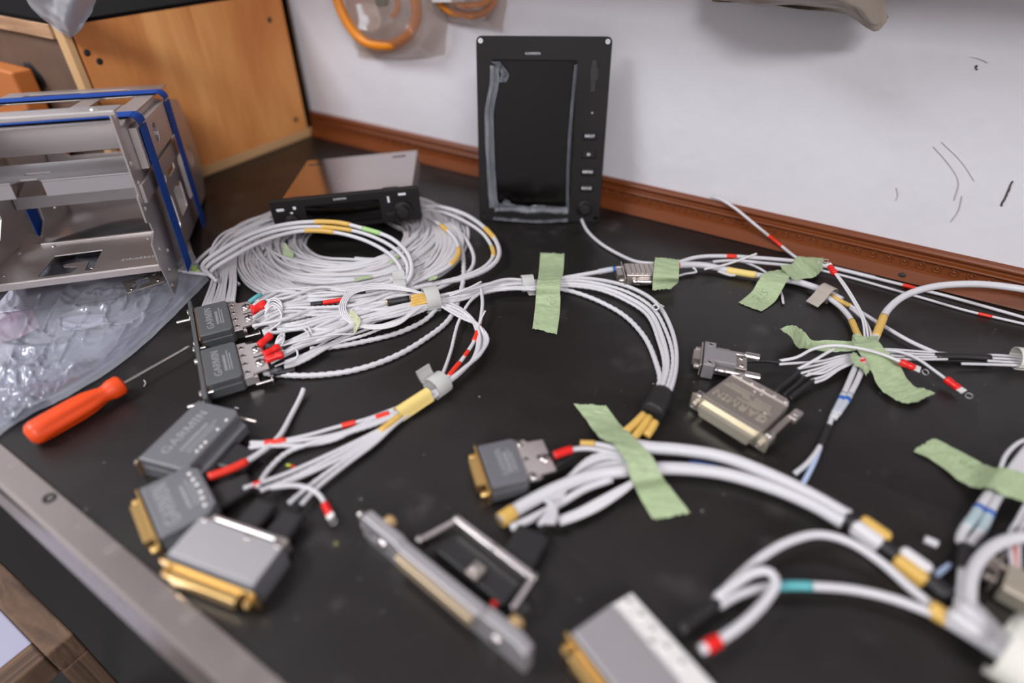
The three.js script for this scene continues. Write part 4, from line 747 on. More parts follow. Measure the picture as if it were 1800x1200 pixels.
bundle(4, 'white twisted wire leaving the lower hooded connector low on the bench', 'low wires from the lower connector', [[500, 642, .004, 6], [540, 626, .004, 8], [590, 598, .004, 8], [640, 577, .005, 9], [690, 560, .006, 8], [750, 536, .007, 6]], .0013, { hj: .003, twist: 110 });
bundle(4, 'white wire bent in a tight curl beside the upper crimp terminals', 'curled wires at the upper connector', [[466, 546, .014, 5], [478, 530, .018, 5], [494, 540, .017, 7], [494, 560, .014, 7], [474, 576, .010, 4]], .0008, { mat: M.wireThin });
bundle(5, 'thin white wire curled beside the lower crimp terminals', 'curled wires at the lower connector', [[484, 610, .012, 4], [490, 596, .015, 5], [500, 590, .016, 5], [494, 604, .013, 5], [478, 616, .010, 4]], .0007, { mat: M.wireThin });
mkWire('teal_wire', 'white wire with a pale teal end at the upper hooded connector', [[438, 531, .016], [452, 521, .018], [478, 512, .015], [520, 513, .012]], .0017, { sleeves: [S(0, .28, M.teal, 'pale teal end', 1.1)] });
mkWire('thin_wire', 'thin white wire lying on top of the bundle, ending at the knotted masking tape', [[490, 609, .014], [540, 596, .015], [590, 588, .014], [622, 587, .013]], .0007, { mat: M.wireThin });
mkWire('thin_wire', 'thin white thread looped down beside the lower connector sleeve', [[512, 609, .012], [522, 616, .010], [522, 628, .007], [500, 637, .005], [483, 644, .004]], .0008, { mat: M.wireThin });
for (const [i, q] of [[453, 554, 476, 560], [458, 577, 474, 576], [497, 612, 512, 607], [471, 594, 486, 580]].entries()) mkWire('heat_shrink', ['black heat shrink piece beside the upper red crimp terminals', 'black heat shrink sleeve under the upper connector wires', 'black heat shrink piece right of the lower red crimp terminals', 'black heat shrink piece above the lower red crimp terminals'][i], [[q[0], q[1], .010], [q[2], q[3], .009]], .0022, { mat: M.shrink, cat: 'sleeve' });
// thin coil tied with masking tape
for (let i = 0; i < 4; i++) mkWire('thin_wire', `${['first', 'second', 'third', 'fourth', 'fifth', 'sixth', 'seventh'][i]} thin wire from outside of the small tied loop lying over the bundle`, [[768, 524 + i, .012], [740, 514 + i * .7, .0165], [690, 501 + i * 2.4, .019], [645, 500 + i * 3, .019], [612 + i * 2.5, 513 + i * 1.5, .018], [597 + i * 3.4, 540, .016], [606 + i * 3, 560 - i, .014], [626 + i, 572 - i, .013], [662, 578 - i * 2.2, .012], [700, 570 - i * 2, .013], [728, 549 - i * 2, .013], [752, 533 - i, .011], [770, 525, .010]], .00078, { group: 'wires of the small tied loop', mat: M.wireThin, step: .003 });
mkWire('cable_sleeve', 'black sleeve with brass ends on the bundle just before the second strap', [[681, 532, .014], [686, 531, .0145], [720, 525, .0155]], .0031, { mat: M.shrink, cat: 'sleeve', sleeves: [S(0, .06, M.gold, 'brass end', 1.05)] });
for (let i = 0; i < 4; i++) mkWire('yellow_sleeve', `${['first', 'second', 'third', 'fourth', 'fifth', 'sixth', 'seventh'][i]} yellow sleeve from the top pushed into the second grey strap`, [[722, 522 + i * 5.5, .016 - i * .001], [737, 519 + i * 5, .016 - i * .001], [756, 519 + i * 3.4, .014]], .0018, { mat: M.yellow, cat: 'sleeve', group: 'yellow sleeves at the second strap' });
// knot of thread round the bundle
mkWire('thread_tie', 'pale thread knotted round the wires left of the small loop', [[536, 579, .012], [541, 574, .016], [547, 583, .015], [549, 592, .010], [543, 587, .016], [537, 580, .017], [533, 578, .016]], .0007, { mat: M.wireThin, cat: 'thread' });
// ---- from the second strap to the first green tape
bundle(13, 'white wire between the second grey strap and the leftmost green tape', 'wires between the second strap and the green tape', [[772, 527, .006, 7], [815, 517, .006, 8], [860, 507, .006, 7], [905, 503, .006, 6], [935, 502, .006, 6], [968, 499, .005, 7]], .0013, { hj: .006, twist: 110, jit: .4 });
mkWire('white_cable', 'white cable rising behind the bundle to the third grey strap', [[760, 522, .008], [810, 512, .012], [850, 502, .013], [890, 491, .011], [930, 493, .008]], .0016);
mkWire('thin_wire', 'thin cut wire end sticking up from the bundle right of the second strap', [[790, 520, .014], [820, 508, .015], [846, 495, .017]], .0009, { mat: M.wireThin });
// ---- wires bending down from the second strap to the third one
bundle(6, 'white wire bending down from the second strap to the lower grey strap', 'wires bending down to the lower strap', [[772, 532, .006, 6], [806, 546, .005, 12, 60], [836, 566, .005, 15, 30], [850, 596, .004, 15, 0], [838, 626, .004, 14, -20], [811, 652, .005, 10, -40], [778, 678, .006, 6, -50]], .0013, { hj: .005, twist: 110 });
mkWire('white_wire', 'white twisted wire crossing left of the red sleeved one above the lower strap', [[848, 512, .010], [826, 530, .010], [806, 566, .006], [793, 615, .004], [783, 645, .005], [772, 672, .006]], .0014, { twist: 110 });
mkWire('white_wire', 'white wire with two red sleeves running to the lower strap', [[846, 508, .012], [848, 535, .011], [843, 570, .008], [834, 598, .007], [812, 632, .006], [795, 653, .006], [778, 676, .006]], .0016, { sleeves: [S(.40, .56, M.redSleeve, 'red sleeve', 1.45), S(.66, .72, M.redSleeve, 'red sleeve', 1.05), S(.78, .92, M.redSleeve, 'red sleeve', 1.25)] });
mkWire('thin_wire', 'cut wire end poking up at the bend above the red sleeves', [[838, 580, .010], [846, 560, .013], [853, 546, .016]], .0008, { mat: M.wireThin });
// ---- fan from the yellow label down to the lower left connectors
const LF = (lab, pts, r, o) => mkWire('white_wire', lab, pts, r, o);
LF('upper white wire of the left fan with a red sleeve halfway', [[770, 684, .005], [735, 702, .004], [700, 716, .004], [640, 738, .003], [590, 751, .003], [540, 765, .004], [480, 777, .006], [440, 778, .007]], .0014, { sleeves: [S(.48, .55, M.redSleeve, 'red sleeve', 1.5), S(.83, .93, M.redSleeve, 'red sleeve', 1.5)] });
LF('white wire of the left fan with a red sleeve close to the yellow label', [[770, 686, .005], [735, 706, .004], [698, 722, .004], [656, 736, .004], [620, 754, .003], [575, 767, .003], [520, 775, .004], [438, 787, .006]], .0015, { sleeves: [S(.30, .37, M.redSleeve, 'red sleeve', 1.5)] });
LF('twin white wire of the left fan without sleeves, upper', [[772, 688, .005], [735, 710, .004], [690, 730, .004], [630, 752, .004], [590, 772, .003], [540, 782, .003], [495, 783, .005], [442, 784, .006]], .0014, { twist: 110 });
LF('white wire of the left fan curving down steeply in the middle', [[772, 690, .005], [730, 715, .004], [680, 738, .004], [620, 758, .004], [550, 778, .004], [505, 795, .003], [475, 822, .003], [452, 856, .006]], .0016, { twist: 110 });
for (const [i, e] of [[428, 858], [458, 862], [476, 858], [508, 884], [530, 886]].entries()) { const u = i / 4; LF(['lowest left white wire of the fan with a tiny red mark at its end', 'second white wire of the lower fan', 'third white wire of the lower fan', 'fourth white wire of the lower fan', 'rightmost white wire of the lower fan'][i], [[774, 690, .005], [735, 716, .004], [692 + u * 4, 742 + u * 3, .004], [650 + u * 10, 764 + u * 14, .004], [580 + u * 26, 798 + u * 20, .004], [(e[0] + 565 + u * 20) / 2, (e[1] + 812 + u * 16) / 2, .004], [e[0], e[1], .007]], .0014, i === 0 ? { sleeves: [S(.93, .96, M.redSleeve, 'red mark', 1.3)] } : { twist: i % 2 ? 90 : 0 }); }
mkWire('white_wire', 'loose white wire with a crimped pin at its free end, red sleeve at the connector', [[366, 838, .010], [415, 820, .008], [455, 797, .006], [488, 770, .005], [513, 728, .003], [530, 694, .004], [534, 683, .006]], .0019, { sleeves: [S(0, .24, M.redSleeve, 'long red sleeve', 1.35), S(.965, 1, M.nickel, 'crimped metal pin', .6, 'pin')] });
mkWire('white_wire', 'short white wire ending in a red ring terminal beside the plain topped connector', [[480, 856, .007], [520, 853, .006], [548, 860, .005], [565, 874, .005], [573, 890, .006]], .0016, { tail: (t, c, r) => ringTerminal(t, c, r, true, V(.1, .9, .4), 1.15) });
// ---- right of the leftmost tape: curved group to the black sleeve
for (const [i, [pts, r]] of [
  [[[968, 494, .004], [1010, 489, .004], [1060, 493, .004], [1110, 506, .004], [1153, 532, .005], [1180, 578, .004], [1189, 630, .004], [1180, 680, .005], [1163, 712, .006]], .0020],
  [[[968, 496, .004], [1010, 493, .005], [1055, 499, .006], [1100, 512, .006], [1146, 540, .007], [1172, 585, .005], [1183, 632, .005], [1173, 680, .006], [1157, 712, .007]], .0016],
  [[[968, 499, .004], [1010, 499, .004], [1055, 505, .004], [1098, 520, .004], [1140, 546, .004], [1163, 590, .004], [1173, 640, .004], [1162, 684, .005], [1150, 712, .006]], .0022],
  [[[968, 502, .004], [1010, 503, .003], [1052, 509, .003], [1094, 525, .003], [1136, 552, .003], [1158, 600, .003], [1168, 645, .003], [1157, 688, .004], [1146, 712, .006]], .0017],
  [[[968, 505, .003], [1005, 512, .0025], [1050, 528, .0024], [1098, 555, .0024], [1134, 594, .0024], [1154, 640, .0025], [1160, 668, .003], [1152, 695, .004], [1142, 714, .006]], .0021]].entries()) mkWire('white_cable', ['outermost white cable of the curve between the two long tapes', 'second white cable of the curve between the two long tapes', 'thickest inner white cable of the curve between the two long tapes', 'fourth white cable of the curve between the two long tapes', 'innermost twisted white cable, standing apart in the curve between the long tapes'][i], pts, r, { twist: [0, 80, 0, 80, 75][i], ecc: .2 });
mkWire('thread_tie', 'pale thread tied round the curved white cables', [[1147, 538, .010], [1150, 545, .010], [1159, 541, .011], [1152, 534, .012], [1147, 539, .011], [1157, 534, .010], [1167, 539, .006]], .0007, { mat: M.wireThin, cat: 'thread' });
{ // black sleeve and three yellow ones
  mkWire('cable_sleeve', 'short wide black sleeve over the curved white cables', [[1164, 693, .0065], [1156, 708, .007], [1145, 728, .0065]], .0086, { mat: M.shrink, cat: 'sleeve', m: 14 });
  for (const [i, q] of [[1132, 728, 1098, 760], [1142, 733, 1112, 772], [1152, 741, 1136, 766]].entries()) mkWire('yellow_sleeve', ['upper yellow sleeve between the black sleeve and the diagonal tape', 'middle yellow sleeve between the black sleeve and the diagonal tape', 'lower folded yellow sleeve between the black sleeve and the diagonal tape'][i], [[q[0], q[1], .006], [(q[0] + q[2]) / 2 + 1, (q[1] + q[3]) / 2, .005], [q[2], q[3], .004]], .0030, { mat: M.yellow, cat: 'sleeve' });
}
// ---- cable past the display and the small ribbed connector
mkWire('white_cable', 'white cable from below the display to the ribbed connector', [[1020, 380, .003], [1032, 405, .002], [1056, 428, .002], [1090, 448, .0025], [1120, 460, .006], [1150, 463, .010]], .0017);
mkWire('white_cable', 'white cable with a blue ring entering the ribbed connector from the left', [[968, 493, .005], [1000, 487, .005], [1040, 480, .006], [1078, 473, .008], [1105, 470, .009]], .0022, { mat: M.wire, sleeves: [S(.80, .83, M.blue, 'blue ring', 1.25), S(.62, .80, phys(0xe8ecf2, .2, 0, { transmission: .5, thickness: 0 }), 'clear solder sleeve', 1.3)] });
mkWire('white_cable', 'thick white bundle leaving the ribbed connector to the right, with a pale yellow sleeve', [[1185, 466, .008], [1235, 466, .006], [1290, 477, .005], [1350, 487, .005], [1400, 495, .005], [1450, 512, .006], [1480, 527, .006]], .0032, { sleeves: [S(.33, .50, M.yellowPale, 'pale yellow sleeve', 1.1), S(0, .03, M.red, 'red end', 1.1)] });
mkWire('white_cable', 'white cable arching behind the thick bundle towards the crossed tapes', [[1190, 462, .008], [1225, 452, .010], [1275, 450, .010], [1330, 453, .008], [1390, 458, .006], [1440, 464, .004]], .0020, { sleeves: [S(.36, .43, M.redSleeve, 'red mark', 1.08)] });
mkWire('white_cable', 'second white cable just below the arching one behind the thick bundle', [[1190, 466, .008], [1235, 462, .007], [1290, 458, .007], [1350, 463, .006], [1400, 468, .004], [1445, 474, .003]], .0016, { sleeves: [S(.16, .26, M.shrink, 'dark gap', 1.02)] });
mkWire('thin_wire', 'thin white wire sticking up at an angle right of the folded tape', [[1238, 473, .008], [1275, 465, .010], [1330, 446, .018]], .0011, { mat: M.wireThin });
mkWire('white_wire', 'white wire under the left tape of the crossed pair, its end curling down', [[1290, 456, .006], [1318, 464, .004], [1345, 478, .003], [1362, 497, .002], [1373, 515, .002], [1377, 533, .002]], .0012);
mkWire('white_wire', 'small white loop of wire below the thick bundle', [[1262, 476, .004], [1275, 481, .003], [1290, 484, .003], [1293, 479, .004], [1278, 474, .005]], .0014);
mkWire('white_wire', 'short pale wire below the ribbed connector', [[1185, 487, .003], [1205, 481, .003], [1225, 477, .004], [1218, 470, .006]], .0011);
{ const a = onWall(1257, 349, .016); mkWire('white_cable', 'white wire resting over the brown skirting against the wall, with a red sleeve', [onWall(1252, 346, .004), onWall(1268, 351, .011), onWall(1292, 366, .017), onWall(1330, 397, .024), P(1372, 431, .008), P(1402, 454, .006), P(1430, 468, .003)], .0015, { sleeves: [S(.56, .70, M.redSleeve, 'red sleeve', 1.15)] }); }
mkWire('white_wire', 'upper of two long white wires running to the right edge, with a red sleeve', [[1440, 465, .003], [1500, 479, .002], [1560, 494, .002], [1620, 509, .002], [1660, 519, .002], [1740, 541, .002], [1810, 561, .002], [1950, 602, .002], [2150, 660, .002]], .0015, { sleeves: [S(0, .17, M.wire, null, 1.25, 'outer_jacket'), S(.25, .285, M.redSleeve, 'red sleeve', 1.25)] });
mkWire('white_wire', 'lower of two long white wires running to the right edge', [[1440, 474, .002], [1500, 489, .0017], [1560, 506, .0017], [1620, 523, .0017], [1700, 546, .0017], [1760, 560, .0017], [1815, 573, .0017], [1950, 612, .0017], [2150, 672, .0017]], .0012, { sleeves: [S(.455, .49, M.redSleeve, 'red sleeve', 1.2)] });
// ---- star of wires under the knotted tape
mkWire('white_cable', 'thick white cable looping over the skirting at the right, with a yellow sleeve', [[1535, 602, .006], [1548, 570, .010], [1560, 545, .013], [1590, 520, .018], [1640, 504, .023], [1710, 499, .026], [1770, 504, .026], [1815, 512, .026], [1900, 540, .020], [2000, 588, .006], [2150, 650, .0035]], .0031, { sleeves: [S(.025, .115, M.yellow, 'yellow sleeve', 1.1)] });
mkWire('white_cable', 'white cable curving from the taupe strap to the knotted tape, ending in a yellow sleeve', [[1452, 520, .006], [1478, 540, .005], [1495, 560, .005], [1505, 582, .005], [1514, 600, .006]], .0024, { sleeves: [S(.55, .92, M.yellow, 'yellow sleeve', 1.15)] });
mkWire('white_cable', 'yellow sleeved white cable running from the taupe strap to the long black sleeve', [[1452, 512, .007], [1470, 525, .006], [1500, 541, .005], [1545, 568, .004], [1600, 600, .004], [1640, 618, .004], [1655, 624, .005]], .0018, { sleeves: [S(.06, .24, M.yellow, 'yellow sleeve', 1.25)] });
mkWire('white_wire', 'white wire bending from the strap run into the knotted tape', [[1495, 541, .006], [1515, 558, .006], [1528, 580, .007], [1532, 602, .007]], .0015);
{ const pts = k => [[1522 + k * 3, 598, .008], [1516 + k * 2, 560, .012], [1498 + k * 2, 525, .016], [1480 + k * 2, 497, .019], [1466 + k, 478, .021]];
  mkWire('thin_wire', 'thin white twin wire rising to the ring terminal at the skirting', pts(1.6), .0009, { mat: M.wireThin });
  mkWire('thin_wire', 'thin white wire carrying the upright red ring terminal at the skirting', pts(-.4), .0009, { mat: M.wireThin, tail: (t, c, r) => ringTerminal(t, c, r, true, V(.25, .62, .75), 1.3) }); }
mkWire('white_wire', 'long white wire arching over the knotted tape to a red ring terminal', [[1370, 634, .006], [1400, 628, .009], [1430, 613, .013], [1465, 607, .017], [1510, 612, .018], [1555, 624, .015], [1588, 638, .012]], .0012, { mat: M.wireThin, tail: (t, c, r) => ringTerminal(t, c, r, true, V(.1, 1, .4), 1.3) });
mkWire('white_wire', 'white wire ending in the rightmost red ring terminal', [[1545, 614, .010], [1580, 618, .011], [1610, 629, .010], [1645, 653, .007], [1668, 670, .006]], .0012, { tail: (t, c, r) => ringTerminal(t, c, r, true, V(.3, .85, .5), 1.3) });
for (let i = 0; i < 4; i++) mkWire('white_wire', `${['first', 'second', 'third', 'fourth', 'fifth', 'sixth', 'seventh'][i]} wire from the top going from the knotted tape into the long black sleeve`, [[1530, 612 + i * 5, .007], [1570, 614 + i * 5.4, .006], [1610, 617 + i * 4.8, .005], [1665, 621 + i * 3.4, .004]], .0010);
mkWire('cable_sleeve', 'long black sleeve left of the cream strap at the right edge', [[1645, 626, .0045], [1690, 626, .0045], [1740, 629, .0045]], .0031, { mat: M.shrink, cat: 'sleeve' });
for (let i = 0; i < 4; i++) mkWire('white_wire', `${['first', 'second', 'third', 'fourth', 'fifth', 'sixth', 'seventh'][i]} white wire from the top between the long black sleeve and the cream strap`, [[i < 3 ? 1736 : 1690, 624 + i * 5, .005], [1765, 625 + i * 5.4, .004], [1800, 630 + i * 4.4, .005], [1830, 640 + i * 4, .005], [1950, 668 + i * 6, .003], [2100, 712 + i * 9, .002]], .00115, { group: 'wires into the cream strap' });
{ // fan to the two bright connectors
  const ends = [[1370, 640, 0], [1402, 648, 0], [1408, 656, 0], [1412, 662, 1], [1420, 657, 1], [1426, 668, 2], [1432, 672, 2]];
  for (const [i, e] of ends.entries()) mkWire('white_wire', `${['first', 'second', 'third', 'fourth', 'fifth', 'sixth', 'seventh'][i]} white wire from the top of the short fan left of the knotted tape`, [[1506, 622 + i * 2.2, .007], [1478 + rs(3), 626 + i * 3.6, .007], [1446 + rs(3), 634 + i * 5.4, .006], [e[0], e[1], .006]], .00105, { group: 'wires of the short fan at the knotted tape', mat: M.wireThin });
  mkWire('white_wire', 'white wire of the short fan rising over the green tape tail', [[1404, 648, .007], [1430, 634, .010], [1450, 622, .012], [1466, 613, .013]], .0012, { mat: M.wireThin });
  mkWire('heat_shrink', 'thin black sleeve entering the small silver connector', [[1372, 637, .006], [1345, 634, .007], [1312, 634, .008]], .0017, { mat: M.shrink, cat: 'sleeve' });
  mkWire('heat_shrink', 'upper thin black sleeve behind the shiny connector', [[1407, 652, .0055], [1390, 667, .005], [1362, 688, .005]], .0019, { mat: M.shrink, cat: 'sleeve' });
  mkWire('heat_shrink', 'lower thin black sleeve behind the shiny connector', [[1430, 669, .0055], [1415, 679, .005], [1388, 700, .005]], .0019, { mat: M.shrink, cat: 'sleeve' });
  mkWire('heat_shrink', 'middle thin black sleeve behind the shiny connector', [[1415, 660, .0055], [1405, 672, .005], [1378, 694, .005]], .0017, { mat: M.shrink, cat: 'sleeve' });
}
for (const [i, o] of [-1, 1].entries()) mkWire('white_wire', i ? 'right white wire hanging from the knotted tape to a blue solder ring' : 'left white wire hanging from the knotted tape to a blue solder ring', [[1514 + o * 6, 634, .006], [1503 + o * 7, 662, .004], [1490 + o * 6, 690, .0035], [1477 + o * 4, 714, .0035], [1464 + o * 2, 735, .003]], .0021, { sleeves: [S(.66, .71, M.blue, 'blue ring', 1.3), S(.58, .92, phys(0xe8ecf2, .2, 0, { transmission: .6, thickness: 0 }), 'clear solder sleeve', 1.22)] });
mkWire('white_wire', 'white half of the split wire below the blue solder rings, black in its middle', [[1462, 735, .004], [1458, 745, .003], [1449, 766, .003], [1438, 790, .003], [1418, 815, .0025], [1397, 832, .0025]], .0017, { sleeves: [S(.12, .48, M.shrink, 'black sleeve', 1.3)] });
mkWire('blue_wire', 'pale blue wire end beside the split white one below the black sleeve', [[1442, 785, .002], [1432, 810, .002], [1418, 838, .002], [1411, 850, .002]], .0016, { mat: M.bluePale });
mkWire('splice_cap', 'small clear red tipped cap in the middle of the knotted tape', [[1518, 640, .009], [1516, 633, .013], [1515, 628, .015]], .0024, { mat: M.pink, cat: 'cap', sleeves: [S(.7, .9, M.red, 'red ring', 1.05)] });
// ---- middle: wires under the diagonal tape
mkWire('white_cable', 'thick white cable running from the diagonal tape to the lower right, upper one', [[1100, 780, .007], [1140, 786, .006], [1200, 791, .006], [1270, 803, .006], [1350, 833, .006], [1430, 872, .006], [1492, 908, .007]], .0043);
mkWire('white_cable', 'thick white cable running from the brackets yellow tip under the diagonal tape, lower one', [[880, 914, .008], [920, 888, .007], [990, 853, .007], [1050, 834, .007], [1105, 827, .008], [1180, 823, .007], [1270, 832, .006], [1360, 858, .006], [1430, 888, .006], [1482, 918, .007]], .0042, { sleeves: [S(0, .045, M.yellow, 'yellow tip', 1.12)] });
mkWire('blue_mark', 'short blue wire showing between the two thick white cables', [[1212, 812, .0085], [1236, 815, .0085], [1260, 820, .0080]], .0012, { mat: std(0x123c78, .5) });
mkWire('white_cable', 'white cable below the yellow tipped one, left of the diagonal tape', [[898, 928, .006], [940, 908, .005], [985, 884, .005], [1030, 858, .006], [1075, 842, .007]], .0024);
mkWire('white_wire', 'white wire with a yellow sleeve at its left end under the diagonal tape', [[1020, 780, .008], [1052, 782, .009], [1090, 790, .009], [1112, 795, .008]], .0022, { sleeves: [S(0, .28, M.yellow, 'yellow sleeve', 1.25)] });
mkWire('white_wire', 'white wire with a red crimp running into the small hooded connector', [[974, 800, .014], [1005, 790, .014], [1035, 788, .013], [1070, 794, .010], [1110, 806, .008]], .0016, { sleeves: [S(-0, .24, M.red, 'red crimp sleeve', 1.7)] });
for (let i = 0; i < 7; i++) { const u = i / 6; mkWire('white_wire', 'white twisted wire slanting down left from the diagonal tape', [[1120 - u * 10, 795 + u * 22, .008], [1075 - u * 5, 800 + u * 20, .007], [1030 - u * 10 + rs(4), 822 + u * 16, .006], [1000 - u * 12 + rs(3), 852 + u * 10, .006], [972 + rs(6) - u * 5, 886 + rs(4), .007], [958 + rs(8), 912 + rs(5), .009]], .0011, { group: 'wires slanting left from the diagonal tape', twist: 100 }); }
for (let i = 0; i < 3; i++) mkWire('white_wire', `${['first', 'second', 'third', 'fourth', 'fifth', 'sixth', 'seventh'][i]} wire from the top slanting from under the diagonal tape towards the hooded connector`, [[1110, 800 + i * 5, .008], [1066, 796 + i * 4, .010], [1035 - i * 4, 806 + i * 6, .009], [1000 - i * 6, 838 + i * 6, .007], [968 - i * 5, 872 + i * 5, .007]], .0013, { group: 'wires slanting to the hooded connector', twist: 100 });
for (let i = 0; i < 6; i++) { const u = i / 5 - .5; mkWire('thin_wire', `${['first', 'second', 'third', 'fourth', 'fifth', 'sixth', 'seventh'][i]} thin wire from the top in the flat loop below the diagonal tape`, [[1122, 842 + u * 4, .007], [1095, 860 + u * 12, .006], [1055, 884 + u * 17, .006], [1015, 904 + u * 14, .006], [982 + u * 6, 916 + u * 9, .007]], .00095, { group: 'wires of the flat loop below the diagonal tape', mat: M.wireThin }); }
for (let i = 0; i < 4; i++) mkWire('white_wire', 'frayed white wire end above the black sleeve of the bracket', [[975 + rs(10), 880, .008], [965 + i * 4, 898, .009], [948 + i * 8, 918 + rs(4), .011]], .0015, { group: 'frayed wire ends above the bracket' });
// ---- lower right cable with labels
mkWire('cable_sleeve', 'black sleeve joining the thick white cables to the first yellow and white label', [[1486, 912, .0072], [1500, 921, .0072], [1520, 934, .007]], .0050, { mat: M.shrink, cat: 'sleeve', m: 12 });
mkWire('cable_sleeve', 'black sleeve between the two yellow and white labels', [[1520, 934, .0068], [1560, 966, .0068], [1600, 996, .0068]], .0046, { mat: M.shrink, cat: 'sleeve', m: 12 });
mkWire('cable_sleeve', 'black sleeve after the second yellow and white label', [[1600, 996, .0068], [1640, 1027, .0068], [1668, 1052, .007]], .0050, { mat: M.shrink, cat: 'sleeve', m: 12 });
function labelSleeve(a, b, lab, flip) { const A = P(a[0], a[1], .0075), B = P(b[0], b[1], .0075), d = B.clone().sub(A), L = d.length(); const t = thing('label_sleeve', lab, 'label', A.clone().setY(T), Math.atan2(-d.z, d.x)); part('white_half', rb(L, .0098, .0078, L / 2, .0082, flip * .0034, .003, 4), M.paperWhite, t); part('yellow_half', rb(L * 1.03, .0100, .0074, L / 2 + .001, .0081, -flip * .0034, .003, 4), M.yellow, t); }
labelSleeve([1502, 919], [1553, 955], 'first yellow and white label sleeve, nearer the thick white cables', 1);
labelSleeve([1573, 976], [1628, 1016], 'second yellow and white label sleeve, nearer the bottom right', -1);
mkWire('white_cable', 'white cable curving from the bottom connector loop up and over to the yellow sleeve', [[1258, 1055, .010], [1290, 1022, .011], [1340, 978, .013], [1390, 950, .014], [1440, 939, .014], [1490, 951, .013], [1545, 985, .010], [1600, 1033, .008], [1640, 1066, .008]], .0024, { m: 10 });
mkWire('white_cable', 'white cable with a teal sleeve running to the lower yellow sleeve', [[1262, 1064, .010], [1300, 1044, .010], [1345, 1032, .010], [1390, 1029, .009], [1430, 1030, .009], [1500, 1036, .008], [1570, 1052, .008], [1640, 1078, .008]], .0024, { m: 10, sleeves: [S(.30, .48, M.teal, 'teal sleeve', 1.1)] });
mkWire('white_cable', 'white loop ending in a red crimp at the bottom connector', [[1260, 1050, .012], [1295, 1024, .014], [1325, 1006, .016], [1352, 1004, .017], [1364, 1022, .017], [1350, 1050, .016], [1310, 1092, .016], [1268, 1122, .016], [1232, 1142, .016]], .0025, { m: 10, sleeves: [S(.89, .97, M.red, 'red crimp sleeve', 1.35)] });
mkWire('heat_shrink', 'black sleeve between the bottom connector and the white loop', [[1262, 1060, .010], [1235, 1078, .010], [1195, 1108, .010]], .0032, { mat: M.shrink, cat: 'sleeve' });
mkWire('yellow_sleeve', 'yellow sleeve where the lower right cables join', [[1632, 1066, .008], [1650, 1078, .008], [1672, 1090, .008]], .0046, { mat: M.yellow, cat: 'sleeve', m: 12 });
for (let i = 0; i < 5; i++) mkWire('white_cable', `${['first', 'second', 'third', 'fourth', 'fifth', 'sixth', 'seventh'][i]} thick cable from the left of the bundle entering the large cream strap`, [[1660 + i * 9, 1084 - i * 7, .008 + (i % 2) * .004], [1700 + i * 6, 1108 - i * 6, .010 + (i % 2) * .004], [1740 + i * 3, 1134 - i * 5, .010], [1790, 1168 - i * 3, .010], [1830, 1196, .010], [1900, 1244, .008 + i * .001], [1990, 1300, .006]], .0042, { group: 'thick cables entering the large cream strap', m: 10 });
mkWire('white_cable', 'white cable curving down from the right edge into the lower right bundle', [[2010, 1010, .004], [1900, 962, .009], [1815, 944, .012], [1775, 948, .012], [1738, 966, .012], [1712, 1000, .012], [1704, 1045, .012], [1712, 1090, .012], [1735, 1120, .012]], .0034, { m: 10 });
mkWire('white_wire', 'white wire running from the black sleeve to the lower right bundle', [[1692, 1002, .008], [1690, 1030, .008], [1685, 1060, .009], [1690, 1085, .010]], .0024);
mkWire('cable_sleeve', 'black sleeve below the looped pair with blue marks', [[1697, 962, .005], [1694, 982, .006], [1692, 1006, .007]], .0042, { mat: M.shrink, cat: 'sleeve' });
for (const [i, o] of [-1, 1].entries()) mkWire('white_wire', i ? 'right white wire of the looped pair with blue marks' : 'left white wire of the looped pair with blue marks', i ? [[1768, 850, .005], [1750, 880, .005], [1737, 905, .005], [1726, 930, .004], [1710, 950, .004], [1698, 966, .005]] : [[1752, 848, .005], [1728, 882, .005], [1710, 910, .005], [1694, 932, .004], [1688, 950, .004], [1697, 966, .005]], .0027, { sleeves: [S(i ? .45 : .42, i ? .50 : .47, M.blue, 'blue ring', 1.15), S(i ? .45 : .42, i ? .72 : .72, phys(0xd4e4e8, .2, 0, { transmission: .55, thickness: 0 }), 'clear solder sleeve', 1.12)] });
for (let i = 0; i < 4; i++) mkWire('white_wire', `${['first', 'second', 'third', 'fourth', 'fifth', 'sixth', 'seventh'][i]} white wire from the left running under the right edge tape`, [[1960 + i * 5, 660 + i * 12, .003], [1880 + i * 5, 715 + i * 10, .006], [1815 + i * 5, 775 + i * 8, .008], [1785 + i * 4, 812 + i * 5, .006], [1762 + i * 4, 845 + i * 2, .005], [1745 + i * 6, 868, .005]], .0021, { group: 'wires under the right edge tape' });
mkWire('white_wire', 'thin white wire arching left of the right edge tape wires', [[1900, 720, .006], [1815, 768, .010], [1790, 778, .010], [1768, 800, .008], [1757, 828, .005]], .0013);
for (const [i, q] of [[1790, 912, 1778, 945, 1782, 1004], [1802, 920, 1790, 950, 1786, 1008], [1810, 900, 1796, 940, 1790, 1008]].entries()) mkWire(i === 1 ? 'red_wire' : 'white_wire', ['leftmost wire dropping to the cut off connector', 'salmon red wire dropping to the cut off connector', 'rightmost wire dropping to the cut off connector'][i], [[q[0] + 14, q[1] - 26, .008], [q[0], q[1], .007], [q[2] - 4, q[3], .008], [q[4], q[5], .008]], .0014, { mat: i === 1 ? std(0xc06a5a, .5) : M.wire });
